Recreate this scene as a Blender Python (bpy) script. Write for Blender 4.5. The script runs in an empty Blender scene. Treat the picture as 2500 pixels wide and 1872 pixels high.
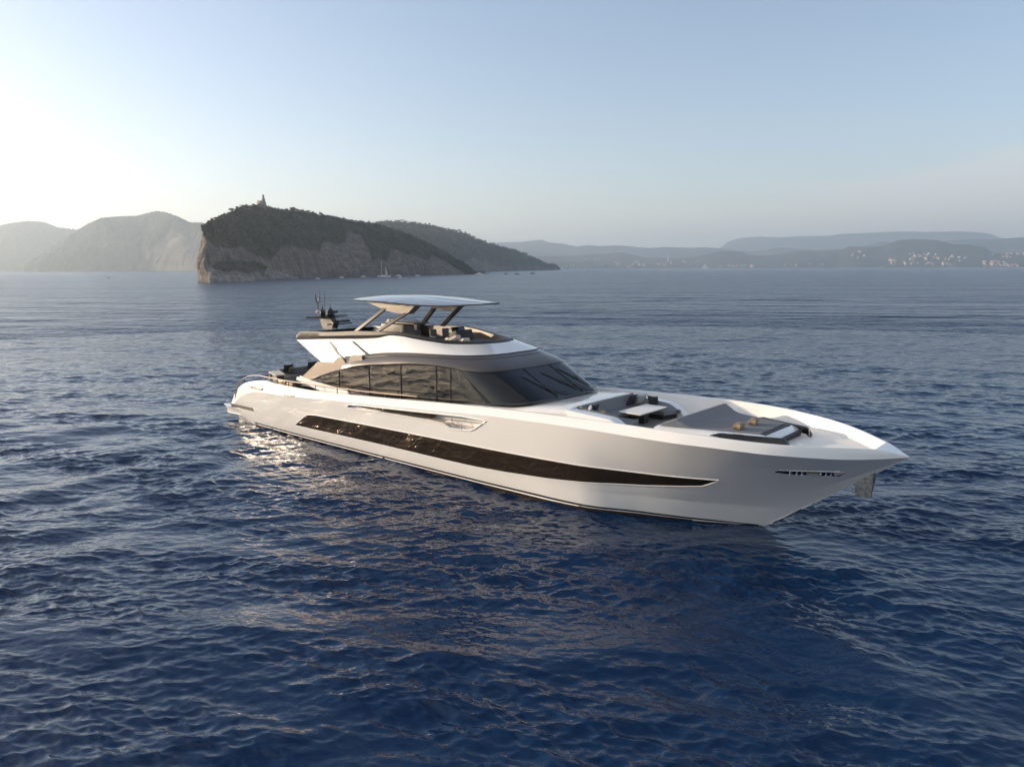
import bpy, bmesh, math, random
import numpy as np
from mathutils import Vector, Matrix
random.seed(7); RNG = np.random.RandomState(11)
sc = bpy.context.scene
C = sc.collection
R = math.radians

# ------------------------------------------------------------------ camera
CAMP = np.array([44.41, -28.95, 10.6]); FPX = 1800.0; YAW = 131.0
HOR = 654.0; ROLL = 0.25
pitch = math.atan((936 - HOR) / FPX)
ca, sa, cp, sp = math.cos(R(YAW)), math.sin(R(YAW)), math.cos(pitch), math.sin(pitch)
Fv = Vector((ca * cp, sa * cp, -sp)); Rv = Vector((sa, -ca, 0)); Uv = Rv.cross(Fv)
r_ = R(ROLL)
Rc = Rv * math.cos(r_) - Uv * math.sin(r_); Uc = Uv * math.cos(r_) + Rv * math.sin(r_)
cam = bpy.data.cameras.new('camera'); cam.sensor_width = 36; cam.lens = FPX / 2500 * 36
cam.clip_start = 0.5; cam.clip_end = 60000
camo = bpy.data.objects.new('camera', cam); C.objects.link(camo)
M = Matrix((Rc, Uc, -Fv)).transposed().to_4x4(); M.translation = Vector(CAMP)
camo.matrix_world = M
sc.camera = camo

# ------------------------------------------------------------------ light
SUN_AZ = 209.0; SUN_EL = 10.0
sc.view_settings.view_transform = 'Standard'; sc.view_settings.look = 'None'
sc.view_settings.gamma = 1; sc.view_settings.exposure = 1.06
w = bpy.data.worlds.new("World"); sc.world = w; w.use_nodes = True
wn = w.node_tree.nodes; wl = w.node_tree.links
sky = wn.new('ShaderNodeTexSky'); sky.sky_type = 'NISHITA'; sky.sun_disc = False
sky.sun_elevation = R(SUN_EL); sky.sun_rotation = R((90 - SUN_AZ) % 360)
sky.altitude = 0; sky.air_density = 1.0; sky.dust_density = 0.9; sky.ozone_density = 3.5
bgn = wn['Background']; bgn.inputs[1].default_value = 0.15
# thin veil of cloud low over the hills, thicker towards the right
wt = wn.new('ShaderNodeTexCoord'); wsx = wn.new('ShaderNodeSeparateXYZ'); wl.new(wt.outputs['Generated'], wsx.inputs[0])
def wm(op, a, b=None, c=None):
    q = wn.new('ShaderNodeMath'); q.operation = op
    for i, v in enumerate((a, b, c)):
        if v is None: continue
        if isinstance(v, (int, float)): q.inputs[i].default_value = v
        else: wl.new(v, q.inputs[i])
    return q.outputs[0]
az = wm('ARCTAN2', wsx.outputs[1], wsx.outputs[0])            # radians, anticlockwise from +X
rel = wm('SUBTRACT', R(YAW + 12), az)                        # grows towards the right of the view
mpw = wn.new('ShaderNodeMapping'); mpw.inputs['Scale'].default_value = (4, 4, 48); wl.new(wt.outputs['Generated'], mpw.inputs[0])
wnz = wn.new('ShaderNodeTexNoise'); wnz.inputs['Scale'].default_value = 1.0; wnz.inputs['Detail'].default_value = 5; wl.new(mpw.outputs[0], wnz.inputs['Vector'])
topz = wm('ADD', .028, wm('MULTIPLY', wnz.outputs['Fac'], .085))
topz = wm('ADD', topz, wm('MULTIPLY', wm('POWER', wm('MAXIMUM', rel, 0.0), 3.0), .11))
edge = wn.new('ShaderNodeMapRange'); edge.interpolation_type = 'SMOOTHSTEP'
edge.inputs[1].default_value = -.012; edge.inputs[2].default_value = .02; wl.new(wm('SUBTRACT', topz, wsx.outputs[2]), edge.inputs[0])
amt = wn.new('ShaderNodeMapRange'); amt.interpolation_type = 'SMOOTHSTEP'; amt.inputs[1].default_value = .05; amt.inputs[2].default_value = .6; wl.new(rel, amt.inputs[0])
cov = wm('MULTIPLY', wm('MULTIPLY', edge.outputs[0], amt.outputs[0]), wm('MULTIPLY', wm('POWER', wnz.outputs['Fac'], .8), .85))
wmx = wn.new('ShaderNodeMix'); wmx.data_type = 'RGBA'; wl.new(cov, wmx.inputs['Factor']); wmx.inputs[7].default_value = (2.5, 2.4, 2.3, 1)
tint = wn.new('ShaderNodeVectorMath'); tint.operation = 'MULTIPLY'; tint.inputs[1].default_value = (1.24, .91, .79); wl.new(sky.outputs[0], tint.inputs[0])
wl.new(tint.outputs[0], wmx.inputs[6])
hzv = wm('MULTIPLY', wm('EXPONENT', wm('MULTIPLY', wm('MAXIMUM', wsx.outputs[2], 0.0), -9.0)), .55)   # thin whitish vapour low in the sky
cb = wn.new('ShaderNodeCombineXYZ')
for i_, (k1_, k2_) in enumerate(((1.08, .20), (.97, .19), (.88, .13))): wl.new(wm('MULTIPLY_ADD', hzv, k1_, k2_), cb.inputs[i_])
ad = wn.new('ShaderNodeVectorMath'); ad.operation = 'ADD'; wl.new(wmx.outputs[2], ad.inputs[0]); wl.new(cb.outputs[0], ad.inputs[1])
wl.new(ad.outputs[0], bgn.inputs[0])
sd = bpy.data.lights.new('sun', 'SUN'); sd.energy = 3.75; sd.angle = R(0.6); sd.color = (1.0, 0.785, 0.55)
so = bpy.data.objects.new('sun', sd); C.objects.link(so)
sdir = Vector((math.cos(R(SUN_EL)) * math.cos(R(SUN_AZ)), math.cos(R(SUN_EL)) * math.sin(R(SUN_AZ)), math.sin(R(SUN_EL))))
so.rotation_euler = sdir.to_track_quat('Z', 'Y').to_euler(); so.location = (0, 0, 60)
cy = sc.cycles
cy.max_bounces = 8; cy.diffuse_bounces = 3; cy.glossy_bounces = 5; cy.transmission_bounces = 5
cy.transparent_max_bounces = 12; cy.volume_bounces = 2; cy.sample_clamp_indirect = 15.0
cy.use_denoising = True
cy.blur_glossy = 0.4

# ------------------------------------------------------------------ helpers
def tag(o, label=None, cat=None, group=None, kind=None):
    if label: o['label'] = label
    if cat: o['category'] = cat
    if group: o['group'] = group
    if kind: o['kind'] = kind
    return o
def empty(name, loc, label, cat, group=None):
    o = bpy.data.objects.new(name, None); C.objects.link(o); o.location = loc
    o.empty_display_size = 0.3
    return tag(o, label, cat, group)
def wloc(o):
    v = Vector((0, 0, 0))
    while o is not None:
        v += o.location; o = o.parent
    return v
def mk(name, vs, fs, mat, parent=None, smooth=True, bevel=0, mats=None, mi=None, origin=None):
    """vs in world coordinates"""
    vs = np.asarray(vs, float)
    if parent is not None: off = np.array(wloc(parent))
    elif origin is not None: off = np.array(origin, float)
    else: off = np.zeros(3)
    me = bpy.data.meshes.new(name)
    me.from_pydata([tuple(v) for v in (vs - off)], [], [tuple(f) for f in fs])
    if bevel:
        bm = bmesh.new(); bm.from_mesh(me)
        bmesh.ops.remove_doubles(bm, verts=bm.verts, dist=1e-5)
        bmesh.ops.bevel(bm, geom=list(bm.edges), offset=bevel, segments=2, profile=0.6, affect='EDGES', clamp_overlap=True)
        bm.to_mesh(me); bm.free()
    bm = bmesh.new(); bm.from_mesh(me); bmesh.ops.recalc_face_normals(bm, faces=bm.faces); bm.to_mesh(me); bm.free()
    for m_ in (mats or [mat]): me.materials.append(m_)
    if mi is not None and not bevel: me.polygons.foreach_set('material_index', list(mi))
    if smooth:
        me.polygons.foreach_set('use_smooth', [True] * len(me.polygons))
        try: me.set_sharp_from_angle(angle=R(32))
        except Exception: pass
    o = bpy.data.objects.new(name, me); C.objects.link(o)
    if parent is not None: o.parent = parent
    elif origin is not None: o.location = origin
    return o
def grid(rows, closed=False, caps=False):
    """rows: list of equal-length point lists -> verts, faces"""
    n = len(rows[0]); vs = [p for r in rows for p in r]; fs = []
    for i in range(len(rows) - 1):
        for j in range(n if closed else n - 1):
            k = (j + 1) % n
            fs.append((i * n + j, i * n + k, (i + 1) * n + k, (i + 1) * n + j))
    if caps:
        fs.append(tuple(range(n))[::-1]); fs.append(tuple((len(rows) - 1) * n + j for j in range(n)))
    return vs, fs
class MB:
    """collects shapes into one mesh"""
    def __init__(s): s.v = []; s.f = []
    def add(s, vs, fs):
        k = len(s.v); s.v += [tuple(p) for p in vs]; s.f += [tuple(i + k for i in f) for f in fs]; return s
    def box(s, c, d, rz=0, ry=0, rx=0):
        m = Matrix.Rotation(rz, 3, 'Z') @ Matrix.Rotation(ry, 3, 'Y') @ Matrix.Rotation(rx, 3, 'X')
        vs = [Vector(c) + m @ Vector((x * d[0] / 2, y * d[1] / 2, z * d[2] / 2)) for x in (-1, 1) for y in (-1, 1) for z in (-1, 1)]
        return s.add(vs, [(0, 1, 3, 2), (4, 6, 7, 5), (0, 4, 5, 1), (2, 3, 7, 6), (0, 2, 6, 4), (1, 5, 7, 3)])
    def tube(s, pts, r, n=8, r2=None):
        pts = [Vector(p) for p in pts]; rows = []
        for i, p in enumerate(pts):
            t = (pts[min(i + 1, len(pts) - 1)] - pts[max(i - 1, 0)]).normalized()
            u = t.cross(Vector((0, 0, 1)))
            if u.length < 1e-3: u = Vector((1, 0, 0))
            u.normalize(); v = t.cross(u)
            rr = r if r2 is None else r + (r2 - r) * i / max(len(pts) - 1, 1)
            rows.append([p + (u * math.cos(a) + v * math.sin(a)) * rr for a in np.arange(n) * 2 * math.pi / n])
        return s.add(*grid(rows, closed=True, caps=True))
    def lathe(s, c, prof, n=16):
        rows = [[(c[0] + r * math.cos(a), c[1] + r * math.sin(a), c[2] + z) for a in np.arange(n) * 2 * math.pi / n] for r, z in prof]
        return s.add(*grid(rows, closed=True, caps=True))
    def prism(s, poly, a, b, axis='y'):
        """poly of 2-D points extruded from a to b along axis"""
        n = len(poly)
        def P(p, q):
            return (p[0], q, p[1]) if axis == 'y' else ((p[0], p[1], q) if axis == 'z' else (q, p[0], p[1]))
        vs = [P(p, a) for p in poly] + [P(p, b) for p in poly]
        fs = [tuple(range(n)), tuple(range(2 * n - 1, n - 1, -1))] + [(i, (i + 1) % n, n + (i + 1) % n, n + i) for i in range(n)]
        return s.add(vs, fs)
    def build(s, name, mat, parent=None, **k): return mk(name, s.v, s.f, mat, parent, **k)
def mir(pts): return [(p[0], -p[1], p[2]) for p in pts]

def material(name, col, rough=0.5, metal=0.0, coat=0.0, coatr=0.03, spec=0.5, noise=None, bump=None, trans=None):
    m = bpy.data.materials.new(name); m.use_nodes = True; n = m.node_tree.nodes; l = m.node_tree.links
    b = n['Principled BSDF']
    b.inputs['Base Color'].default_value = (*col, 1); b.inputs['Roughness'].default_value = rough
    b.inputs['Metallic'].default_value = metal; b.inputs['Specular IOR Level'].default_value = spec
    b.inputs['Coat Weight'].default_value = coat; b.inputs['Coat Roughness'].default_value = coatr
    if noise:   # (scale, amount, second colour)
        tc = n.new('ShaderNodeTexCoord'); nz = n.new('ShaderNodeTexNoise'); nz.inputs['Scale'].default_value = noise[0]
        nz.inputs['Detail'].default_value = 6; mx = n.new('ShaderNodeMix'); mx.data_type = 'RGBA'
        rp = n.new('ShaderNodeMapRange'); rp.inputs[1].default_value = .5 - noise[1]; rp.inputs[2].default_value = .5 + noise[1]
        l.new(tc.outputs['Object'], nz.inputs['Vector']); l.new(nz.outputs['Fac'], rp.inputs[0]); l.new(rp.outputs[0], mx.inputs['Factor'])
        mx.inputs[6].default_value = (*col, 1); mx.inputs[7].default_value = (*noise[2], 1)
        l.new(mx.outputs[2], b.inputs['Base Color'])
    if bump:    # (scale, distance)
        tc = n.new('ShaderNodeTexCoord'); nz = n.new('ShaderNodeTexNoise'); nz.inputs['Scale'].default_value = bump[0]
        nz.inputs['Detail'].default_value = 5; bp = n.new('ShaderNodeBump'); bp.inputs['Distance'].default_value = bump[1]
        l.new(tc.outputs['Object'], nz.inputs['Vector']); l.new(nz.outputs['Fac'], bp.inputs['Height']); l.new(bp.outputs[0], b.inputs['Normal'])
    return m
def glass(name, tint, ior=1.5, mirror=0.0, mcol=(1, 1, 1)):
    m = bpy.data.materials.new(name); m.use_nodes = True; n = m.node_tree.nodes; l = m.node_tree.links
    n.remove(n['Principled BSDF']); out = n['Material Output']
    t = n.new('ShaderNodeBsdfTransparent'); t.inputs[0].default_value = (*tint, 1)
    g = n.new('ShaderNodeBsdfGlossy'); g.inputs['Roughness'].default_value = 0.02; g.inputs[0].default_value = (*mcol, 1)
    f = n.new('ShaderNodeFresnel'); f.inputs[0].default_value = ior
    mx = n.new('ShaderNodeMixShader'); ad_ = n.new('ShaderNodeMath'); ad_.operation = 'MULTIPLY_ADD'; ad_.inputs[1].default_value = 1 - mirror; ad_.inputs[2].default_value = mirror
    l.new(f.outputs[0], ad_.inputs[0]); l.new(ad_.outputs[0], mx.inputs[0]); l.new(t.outputs[0], mx.inputs[1]); l.new(g.outputs[0], mx.inputs[2])
    l.new(mx.outputs[0], out.inputs[0]); return m
white = material('white_gelcoat', (.80, .80, .795), .22, coat=1.0, coatr=.02)
whitem = material('white_deck_paint', (.78, .77, .75), .45)
champ = material('champagne_metallic_paint', (.27, .225, .185), .4, metal=.2, coat=.3, coatr=.08)
grey = material('warm_grey_metallic_paint', (.085, .072, .065), .3, metal=.25, coat=.6, coatr=.03)
strutm = material('bronze_strut_paint', (.042, .035, .028), .45, coat=.15)
fairm = material('beige_fairing_paint', (.26, .22, .16), .4, coat=.3)
capm = material('dark_grey_paint', (.045, .044, .047), .45, spec=.2)
black = material('black_gloss', (.012, .012, .013), .12, coat=.5)
blackm = material('black_matt', (.012, .012, .013), .55)
bronze = material('bronze_antifouling', (.045, .03, .02), .35, metal=.3)
hullglass = material('bronze_hull_glass', (.085, .06, .04), .03, metal=.7, spec=.6)
wsglass = material('dark_windscreen_glass', (.006, .008, .012), .02, spec=.45)
sideglass = glass('mirrored_saloon_glass', (.16, .16, .155), 1.5, .10, (.85, .81, .73))
chrome = material('polished_steel', (.75, .74, .72), .12, metal=1)
steel = material('brushed_steel', (.45, .45, .44), .35, metal=1, noise=(9, .2, (.2, .2, .2)))
fabric = material('grey_fabric', (.155, .17, .19), .9, bump=(60, .004))
lfabric = material('light_grey_fabric', (.40, .42, .43), .9, bump=(60, .004))
dfabric = material('charcoal_fabric', (.03, .031, .036), .9, bump=(60, .004))
pad = material('blue_grey_pad_fabric', (.17, .18, .20), .9, bump=(50, .004))
bfabric = material('tan_fabric', (.27, .20, .13), .9, bump=(60, .004))
cream = material('cream_fabric', (.62, .57, .50), .9, bump=(60, .004))
teak = material('teak_deck', (.30, .21, .14), .6, noise=(6, .2, (.22, .15, .10)))
gdeck = material('grey_deck', (.28, .27, .27), .6, noise=(5, .2, (.24, .24, .24)))
taupe = material('taupe_leather', (.13, .115, .105), .5)
brown = material('dark_brown_leather', (.10, .055, .025), .4)
beige = material('beige_panel', (.55, .47, .36), .5)
wood = material('oiled_teak_rail', (.33, .20, .12), .35, coat=.4)

# ------------------------------------------------------------------ hull geometry functions
def smi(x, xs, ys_):
    x = np.asarray(x, float); xs = np.array(xs, float); ys_ = np.array(ys_, float)
    h = np.diff(xs); d = np.diff(ys_) / h; m = np.zeros(len(xs)); m[0] = d[0]; m[-1] = d[-1]
    for i in range(1, len(xs) - 1):
        if d[i - 1] * d[i] > 0:
            w1 = 2 * h[i] + h[i - 1]; w2 = h[i] + 2 * h[i - 1]; m[i] = (w1 + w2) / (w1 / d[i - 1] + w2 / d[i])
    i = np.clip(np.searchsorted(xs, x) - 1, 0, len(xs) - 2); t = (np.clip(x, xs[0], xs[-1]) - xs[i]) / h[i]
    return (2 * t**3 - 3 * t**2 + 1) * ys_[i] + (t**3 - 2 * t**2 + t) * h[i] * m[i] + (-2 * t**3 + 3 * t**2) * ys_[i + 1] + (t**3 - t**2) * h[i] * m[i + 1]
TIP = 38.27
def bt(x): return smi(x, [-4.05, -1, 3, 8, 15, 25, 29, 31, 32, 33, 34, 35, 36, 36.8, 37.5, TIP], [3.35, 3.6, 3.8, 3.9, 4.0, 4.08, 4.06, 3.97, 3.81, 3.57, 3.22, 2.72, 1.98, 1.24, .62, 0])
def bw(x): return smi(x, [-4.05, 0, 9, 17, 24, 26, 28.8, 31.4, 33], [2.95, 3.15, 3.3, 3.35, 3.35, 3.2, 2.1, .9, 0])
def zt(x): return smi(x, [-4.05, -3.33, -2.31, -1.32, .36, 1.33, 2.76, 5, 7.5, 10.7, 15.7, 19.6, 23, 26.7, 29.5, 32, 34, 36, 37.3, TIP], [1.28, 2.12, 2.73, 3.05, 3.33, 3.42, 3.36, 3.36, 3.40, 3.56, 3.84, 4.06, 4.20, 4.30, 4.34, 4.31, 4.23, 4.14, 4.05, 3.79])
def bk(x):
    x = np.asarray(x, float)
    return bt(x) + .22 * np.clip((x + 4) / 8, .15, 1) * np.clip((TIP - x) / 4, 0, 1)
def zk(x): return np.minimum(zt(x) - .02, smi(x, [-4.05, -2, 0, 5, 12, 18, 22, 28, 32, 35, 37, TIP], [1.0, 2.1, 2.55, 2.85, 3.25, 3.6, 3.83, 3.96, 3.96, 3.84, 3.71, 3.77]))
def zb(x): return smi(x, [-4.05, -2.8, -1.2, 32.9, 33.05, 34.88, 36.18, 37.04, 37.65, TIP], [.48, .22, 0, 0, .03, 1.28, 2.23, 2.87, 3.32, 3.765])
def ysr(x, z):
    x = np.asarray(x, float)
    b0 = np.where(x > 33, 0, bw(np.minimum(x, 33)))
    s = np.clip((z - zb(x)) / np.maximum(zk(x) - zb(x), 1e-3), -1.5, 1)
    f = np.clip((x - 20.5) / 7, 0, 1)
    g = (1 - f) * np.maximum(s, 0)**.62 + f * np.where(s < .25, s * .72, .18 + (s - .25) / .75 * .82)
    return b0 + (bk(x) - b0) * g
def ysf(x, z):
    """half breadth of the topsides; the run into the stem is faired by averaging neighbouring sections"""
    x = np.asarray(x, float); z = np.asarray(z, float)
    y0 = np.maximum(ysr(x, z), 0)
    if np.max(x) < 29: return y0
    y1 = 0; D7 = (-1.5, -1.0, -.5, 0, .5, 1.0, 1.5); W7 = (.08, .14, .18, .20, .18, .14, .08)
    for d, q in zip(D7, W7): y1 = y1 + ysr(np.minimum(x + d, TIP - .02), z) * q
    wgt = np.clip((x - 29) / 2.5, 0, 1) * np.clip((36.8 - x) / 2.0, 0, 1) * np.clip((zk(x) - z) / .8, 0, 1)
    return np.maximum(y0 * (1 - wgt) + y1 * wgt, 0)
def zdk(x): return smi(x, [-4, -1, 6, 14, 20, 25, 28, 33, TIP], [2.55, 2.62, 2.7, 2.95, 3.25, 3.45, 3.5, 3.72, 3.78])

# ------------------------------------------------------------------ yacht
yacht = empty('motor_yacht', (16, 0, 0), 'long white motor yacht with dark wraparound glass and flybridge hardtop, lying on the blue sea', 'yacht')
X = np.concatenate([np.linspace(-4.05, -2.6, 16), np.arange(-2.5, 33.0, .1), np.linspace(33.0, TIP, 70)])
NS = 64
BALC = [(10.28, 2.84), (10.71, 3.04), (11.86, 3.12), (14.72, 3.27), (18.10, 3.46), (19.71, 3.55), (21.32, 3.53), (20.54, 3.05), (20.21, 2.90), (19.53, 2.82), (18.77, 2.83), (18.40, 2.99), (17.18, 3.02), (16.39, 3.00), (14.64, 2.97), (11.42, 2.83)]
BALC = [(x, min(z, float(zk(x)) - .04)) for x, z in BALC]
def inpoly(x, z, P):
    c = False; n = len(P)
    for i in range(n):
        x1, z1 = P[i]; x2, z2 = P[(i + 1) % n]
        if (z1 > z) != (z2 > z) and x < (x2 - x1) * (z - z1) / (z2 - z1) + x1: c = not c
    return c
vs = []; fs = []; mi = []
for sgn in (-1, 1):
    base = len(vs); cols = []
    for x in X:
        zb_, zk_, zt_ = float(zb(x)), float(zk(x)), float(zt(x))
        s = np.linspace(0, 1, NS)
        z = zb_ + (zk_ - zb_) * s; y = ysf(x, z)
        pts = [(x, sgn * float(yy), float(zz)) for yy, zz in zip(y, z)]
        if x <= 33: lo = [(x, 0, -.9), (x, sgn * float(bw(x)) * .86, -.5)]
        else: lo = [(x, 0, zb_ - .0), (x, 0, zb_ - .0)]
        b = float(bt(x)); k = float(bk(x))
        # soft shoulder between knuckle and bulwark top
        sh = [(x, sgn * (k + (b - k) * t), zk_ + (zt_ - zk_) * t) for t in (.03, .5, .93)]
        zin = zt_
        inner = [(x, sgn * b * 1.0 - sgn * .03, zt_ + .012), (x, sgn * max(b - .13, 0), zt_ + .004)]
        cols.append(lo + pts + sh + inner)
    n = len(cols[0])
    for c_ in cols: vs += c_
    for i in range(len(cols) - 1):
        for j in range(n - 1):
            xm = (X[i] + X[i + 1]) / 2
            if 2 <= j < 2 + NS and 9.5 < xm < 22:
                zm = (cols[i][j][2] + cols[i + 1][j + 1][2]) / 2
                if inpoly(xm, zm, BALC): continue
            a = base + i * n + j
            fs.append((a, a + 1, a + n + 1, a + n))
            mi.append(1 if j < 2 and .5 < xm < 33 else 0)
hull = mk('hull', vs, fs, white, yacht, mats=[white, bronze], mi=mi)

def flank(P, off=0.012, sgn=-1, step=.25):
    """strip between upper and lower x-monotone curves lying on the topsides"""
    up, lo = P
    x0, x1 = max(up[0][0], lo[0][0]), min(up[-1][0], lo[-1][0])
    xs = np.unique(np.concatenate([np.linspace(x0, x1, max(int((x1 - x0) / step), 2) + 1), [p[0] for p in up + lo if x0 <= p[0] <= x1]]))
    rows = []
    for x in xs:
        a = np.interp(x, [p[0] for p in lo], [p[1] for p in lo]); b = np.interp(x, [p[0] for p in up], [p[1] for p in up])
        rr = []
        for t in np.linspace(0, 1, 6):
            z = a + (b - a) * t; rr.append((x, sgn * (float(ysf(x, z)) + off), z))
        rows.append([(x, sgn * (float(ysf(x, a)) - .03), a)] + rr + [(x, sgn * (float(ysf(x, b)) - .03), b)])
    return grid(rows)
WINUP = [(4.36, .92), (5.12, 1.32), (5.85, 1.72), (6.25, 1.85), (7.0, 1.92), (11.4, 2.01), (15.2, 2.07), (18.7, 2.11), (22.2, 2.14), (25, 2.18), (28.1, 2.20), (30, 2.23), (32.1, 2.30)]
WINLO = [(4.36, .89), (8.9, .95), (13.1, 1.0), (18.4, 1.0), (20, 1.02), (22, 1.09), (24.6, 1.24), (26.9, 1.42), (29, 1.58), (30.6, 1.78), (31.4, 1.90), (32.1, 2.28)]
for sgn in (-1, 1):
    hw = mk('hull_window', *flank((WINUP, WINLO), .014, sgn), hullglass, hull)
    fr = MB()
    for crv in (WINUP, WINLO):
        xs = np.arange(crv[0][0], crv[-1][0], .3).tolist() + [crv[-1][0]]
        fr.tube([(x, sgn * (float(ysf(x, np.interp(x, [p[0] for p in crv], [p[1] for p in crv]))) + .012), float(np.interp(x, [p[0] for p in crv], [p[1] for p in crv]))) for x in xs], .022, 6)
    fr.build('window_surround', white, hw)
    # waterline: black boot line, white rail, bronze band below
    A = [(-1.2, .30), (19, .30), (24, .32), (28, .26), (31, .14), (32.9, .05)]
    B = [(-1.2, .20), (19, .20), (24, .22), (28, .18), (31, .06), (32.9, .012)]
    mk('boot_stripe', *flank((A, B), .014, sgn), blackm, hull)
    Cc = [(-1.2, .15), (19, .15), (24, .17), (27, .15), (30.5, .05)]
    D_ = [(-1.2, -.1), (30.5, -.1)]
    mk('antifouling_band', *flank((Cc, D_), .012, sgn), bronze, hull)
    rl = MB(); rl.tube([(x, sgn * (float(ysf(x, .18)) + .03), .175) for x in np.arange(-.8, 26.4, .4)], .026, 6)
    rl.build('spray_rail', white, hull)
    # recess for the fold-down balcony and the long slot window
    P = []
    for i in range(len(BALC)):
        a, b = BALC[i], BALC[(i + 1) % len(BALC)]
        k = max(int(math.dist(a, b) / .2), 1)
        P += [(a[0] + (b[0] - a[0]) * t / k, a[1] + (b[1] - a[1]) * t / k) for t in range(k)]
    o_ = [(x, sgn * (float(ysf(x, z)) + .008), z) for x, z in P]
    def dep(x): return .16 + .34 * min(max((x - 10.5) / 5, 0), 1)
    i_ = [(x, sgn * (float(ysf(x, z)) - dep(x)), z) for x, z in P]
    rows = [o_, i_]
    v_, f_ = grid(rows, closed=True); n = len(P); f_.append(tuple(range(n, 2 * n)))
    rec = mk('balcony_recess', v_, f_, white, hull, smooth=False)
    lip = MB(); lip.tube(o_ + [o_[0]], .036, 6); lip.build('recess_lip', white, rec)
    gl = MB()
    G = [(10.9, 2.98), (12, 3.07), (18.05, 3.40), (17.3, 3.10), (16.4, 3.06), (14.6, 3.02)]
    vv = [(x, sgn * (float(ysf(x, z)) - dep(x) * .35), z) for x, z in G]
    mk('slot_window', vv, [tuple(range(len(G)))], hullglass, rec, smooth=False)
    for x, za, zb_ in ((17.98, 3.02, 3.52), (18.95, 3.02, 3.52), (19.62, 2.84, 3.16)):
        MB().tube([(x, sgn * (float(ysf(x, 3.1)) - .02), za), (x, sgn * (float(ysf(x, 3.1)) - .02), zb_)], .018, 6).build('balcony_post', steel, rec)
    rl = MB(); rl.tube([(x, sgn * (float(ysf(x, 3.05)) - .01), z) for x, z in ((17.2, 3.07), (18.6, 3.04), (19.6, 3.07), (20.52, 3.1))], .022, 6)
    rl.build('balcony_rail', wood, rec)
    # stern fittings
    v1 = mk('mooring_hawse', *flank(([(-.95, 2.90), (1.05, 2.93)], [(-.95, 2.77), (1.05, 2.80)]), .016, sgn), steel, hull)
    for x in (-.45, .05, .35, .62, .9): MB().box((x, sgn * (float(ysf(x, 2.84)) + .02), 2.83), (.12, .03, .12)).build('hawse_roller', black, v1)
    v2 = mk('exhaust_vent', *flank(([(-3.98, 1.27), (-.75, 1.33)], [(-3.98, 1.04), (-.9, 1.10)]), .016, sgn), blackm, hull)
    b_ = MB()
    for t in (1.10, 1.16, 1.22):
        b_.tube([(x, sgn * (float(ysf(x, t)) + .03), t + .02) for x in np.linspace(-3.7, -.9, 12)], .013, 6)
    b_.build('vent_slat', bronze, v2)
    # illegible small name plate: pale green strokes and one red stroke
    b_ = MB()
    for k, x in enumerate(np.linspace(3.9, 4.85, 8)):
        b_.box((x, sgn * (float(ysf(x, 2.86)) + .008), 2.86), (.07 if k % 2 else .045, .012, .15 - .03 * (k % 3)))
    b_.box((4.37, sgn * (float(ysf(4.37, 2.86)) + .004), 2.86), (1.0, .012, .03))
    gm = bpy.data.materials.get('pale_green_lettering') or material('pale_green_lettering', (.40, .42, .27), .5)
    rm = bpy.data.materials.get('faded_red_lettering') or material('faded_red_lettering', (.62, .28, .2), .5)
    npl = b_.build('name_lettering', gm, hull)
    MB().box((5.03, sgn * (float(ysf(5, 2.86)) + .008), 2.86), (.1, .012, .14)).build('red_mark', rm, npl)
    # bow anchor pocket trim
    AU = [(34.25, 3.0), (34.45, 3.10), (35.4, 3.09), (36.35, 3.05)]; AL = [(34.25, 2.97), (34.6, 2.91), (35.4, 2.88), (36.1, 2.84), (36.35, 3.02)]
    tp = mk('bow_fairlead', *flank((AU, AL), .014, sgn), black, hull)
    mk('fairlead_trim', *flank(([(34.25, 2.985), (34.6, 2.97)], [(34.25, 2.965), (34.6, 2.91)]), .03, sgn), chrome, tp)
    mk('fairlead_trim', *flank(([(36.0, 3.075), (36.35, 3.05)], [(36.0, 2.85), (36.35, 3.02)]), .03, sgn), cream, tp)  # cream colour puts in the sun gleam of a polished end wedge
    mk('fairlead_trim', *flank(([(35.2, 3.0), (35.55, 2.99)], [(35.2, 2.9), (35.55, 2.89)]), .04, sgn), cream, tp)  # pale block: bright glint of polished steel given as colour
    for x in (34.72, 34.92, 35.08, 35.62, 35.78, 35.92):
        y = sgn * (float(ysf(x, 3.0)) + .01); MB().tube([(x, y, 2.90), (x, y + sgn * .015, 3.08)], .035, 8).build('fairlead_roller', chrome, tp)
    MB().tube([(x, sgn * (float(ysf(x, 3.08)) + .02), 3.085) for x in (34.4, 35, 35.6, 36.2)], .02, 6).build('fairlead_lip', chrome, tp)

# bow anchor (port and starboard share one stem anchor)
anc = MB()
anc.prism([(36.50, 2.52), (37.10, 2.98), (37.06, 2.05), (36.84, 2.01), (36.55, 2.08)], -.07, .07)
anc2 = MB(); anc2.tube([(37.16, 0, 3.0), (37.12, 0, 2.6), (37.02, 0, 2.06)], .05)
anc2.tube([(36.98, 0, 2.06), (36.72, 0, 2.04), (36.42, 0, 2.12), (36.22, 0, 2.30)], .06, r2=.03)
an = anc.build('anchor', steel, hull, smooth=False, bevel=.02); anc2.build('anchor_shank', steel, an)

rows = [[(x, -float(bt(x)) + .02, float(zt(x)) + .010), (x, 0, float(zt(x)) + .014), (x, float(bt(x)) - .02, float(zt(x)) + .010)] for x in X if x >= 37.22]
r_0 = [(37.22, y, 3.7) for y in (-float(bt(37.22)) + .1, 0, float(bt(37.22)) - .1)]
mk('stem_cap', *grid([r_0] + rows), white, hull)
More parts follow.
